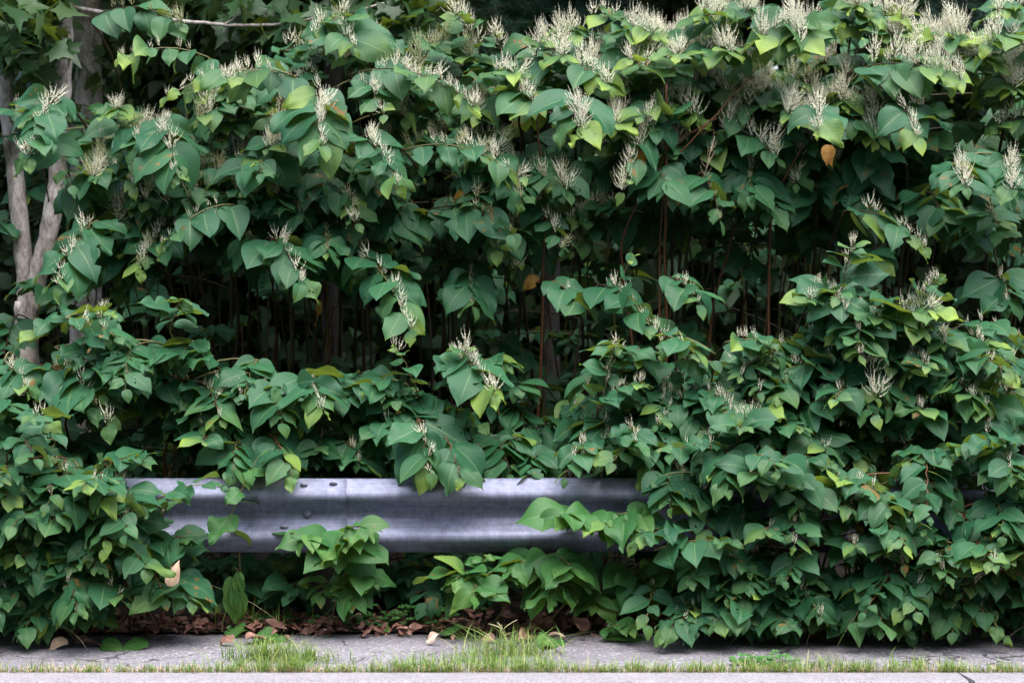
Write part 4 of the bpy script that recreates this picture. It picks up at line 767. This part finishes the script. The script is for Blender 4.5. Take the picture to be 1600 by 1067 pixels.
flat(365, -.30, .07, M_DEAD, 'shrivelled scrap of dead leaf beside the rust-brown leaf', d=(-1, .3, .1))
flat(120, -.33, .12, M_DEAD, 'brown dead leaf under the green leaves in the left corner', d=(1, 0, .1)); flat(105, -.36, .08, M_PALED, 'tan dead leaf tip beside the brown one in the left corner', d=(-1, -.2, .1))
flat(855, -.22, .11, M_PALED, 'tan curled dead leaf below the middle thicket', d=(.8, -.5, .25)); flat(830, -.2, .09, M_DEAD, 'reddish dead leaf left of the tan curled one', d=(-.4, -.6, .3)); flat(955, -.1, .08, M_PALED, 'pale upright dead leaf beside the creeping sprout', d=(.1, 0, 1), n=(0, -1, .2))
flat(668, -.28, .075, M_PALED, 'pale underside of a fallen leaf curled on the asphalt', d=(.5, -.5, .5), n=(-.5, -.8, .4), droop=.4, fold=.2)
def fallen(u, y, L, label, d):
    v = HOR+(CAM_H-.02)*FPX/(CAM_D+y); p = P(u, v, y); lv = Leaves(); lv.add(p, nrm(V3(d)), V3((rng.normal()*.15, -.5, 1)), L*.8, .15, .5, -.1)
    o = lv.build('fallen_leaf', M_FRESH, None, p, .2); o.location = tuple(p); tag(o, label, 'leaf')
fallen(400, -.18, .17, 'large green leaf lying on the asphalt in the bare gap', (1, -.3, .0)); fallen(355, -.05, .15, 'pale green leaf drooping at the left side of the bare gap', (1, -.6, .3)); fallen(585, .02, .13, 'green leaf propped on the litter right of the post', (.5, -.5, .1)); fallen(690, -.1, .16, 'dark green leaf standing on the litter beside the pale underside', (.6, -.6, .4))
fallen(870, -.28, .2, 'broad dusty leaf resting on the tallest grass tuft', (-.5, -.8, .2)); fallen(1000, -.2, .2, 'broad dusty leaf resting on the litter near the creeping sprout', (-.7, -.5, .1)); fallen(230, -.34, .15, 'flat dusty leaf on the asphalt under the left shoots', (-.9, -.3, .05)); fallen(160, -.36, .14, 'flat grey-green leaf on the asphalt in the left corner', (.9, -.4, .05))
n = 1500; p = np.stack([rng.uniform(-3.4, 3.4, n), .03+rng.normal(size=n)*.085, np.full(n, .015)], 1); p[:, 1] += .06*(rng.random(n) < .3); p[:, 2] = [.012+gz(y)+rng.random()*.025 for y in p[:, 1]]
d = nrm(np.stack([rng.normal(size=n), rng.normal(size=n), rng.normal(size=n)*.25], 1)); nn = rng.normal(size=(n, 3))*.35+UP+V3((0, -.3, 0)); nn = nrm(nn-(nn*d).sum(1, keepdims=True)*d)
co, q, uv, per = leaf_arrays(p, d, nn, rng.uniform(.02, .085, n), rng.uniform(-.5, 1.8, n), rng.normal(.2, .6, n), rng.uniform(.5, 1, n), rng.normal(size=n)*.6, chew=.4, coarse=True)
tag(link('leaf_litter', fast_mesh('leaf_litter', co, q, M_DEAD, uv)), 'carpet of red-brown dead leaves along the asphalt edge under the rail', 'leaf litter', None, 'stuff')
# dry bare inflorescence hanging before the red canes
me = plume_mesh(16, .24, .05, .06, 77, M_SEED, M_SEED, .0011, .006); p = P(1100, 278, .5); o = link('dried_plume', me); o.location = tuple(p); o.rotation_euler = (0, R(14), 0); tag(o, 'dry leafless flower stalk with pale twiglets in front of the red canes', 'flower stalk')
# bare red canes that show in the gaps of the canopy
def cane(pts, ya, r, label, m=M_CANE):
    c = np.array([P(u, v, ya+.15*i/len(pts)) for i, (u, v) in enumerate(pts)]); b = V3((c[-1][0]+rng.normal()*.12, c[-1][1]+.1+.3*rng.random(), gz(c[-1][1]))); mb = MB(); limb(mb, np.concatenate([c, b[None]]), r*.55, r*.85, 8, .0025)
    o = mb.build('bare_cane', m, None, off=b); o.location = tuple(b); tag(o, label, 'cane', 'bare canes in the gaps')
cane([(1042, 130), (1042, 250), (1038, 390)], .72, .009, 'straight reddish cane rising in the canopy gap right of centre')
cane([(1120, 185), (1040, 230), (985, 340), (965, 390)], .75, .007, 'reddish cane slanting left below the straight one'); cane([(1180, 110), (1110, 190), (1050, 250), (1030, 330)], .7, .006, 'thin cane slanting up right towards the crest of blossom')
cane([(838, 170), (846, 270), (852, 330), (850, 420)], .8, .009, 'reddish cane left of the straight one, under the fat white tuft'); cane([(1255, 225), (1225, 280), (1200, 330)], .8, .008, 'short slanting cane left of the orange leaves')
cane([(1100, 365), (1150, 300), (1140, 420), (1115, 470)], 1.0, .006, 'kinked cane in the right hollow') if False else None
cane([(1150, 350), (1130, 420), (1115, 470), (1105, 560)], 1.1, .009, 'upright brown cane in the dark right hollow'); cane([(520, 480), (515, 540), (508, 600), (505, 640)], 1.0, .010, 'brown cane standing in the dark left hollow'); cane([(378, 510), (380, 560), (376, 600)], 1.1, .008, 'short pale cane in the dark left hollow')
cane([(430, 515), (428, 570), (432, 620)], 1.2, .008, 'thin brown cane between the two canes of the left hollow'); cane([(1190, 330), (1170, 400), (1160, 500)], 1.2, .008, 'faint cane right of the upright cane of the right hollow')
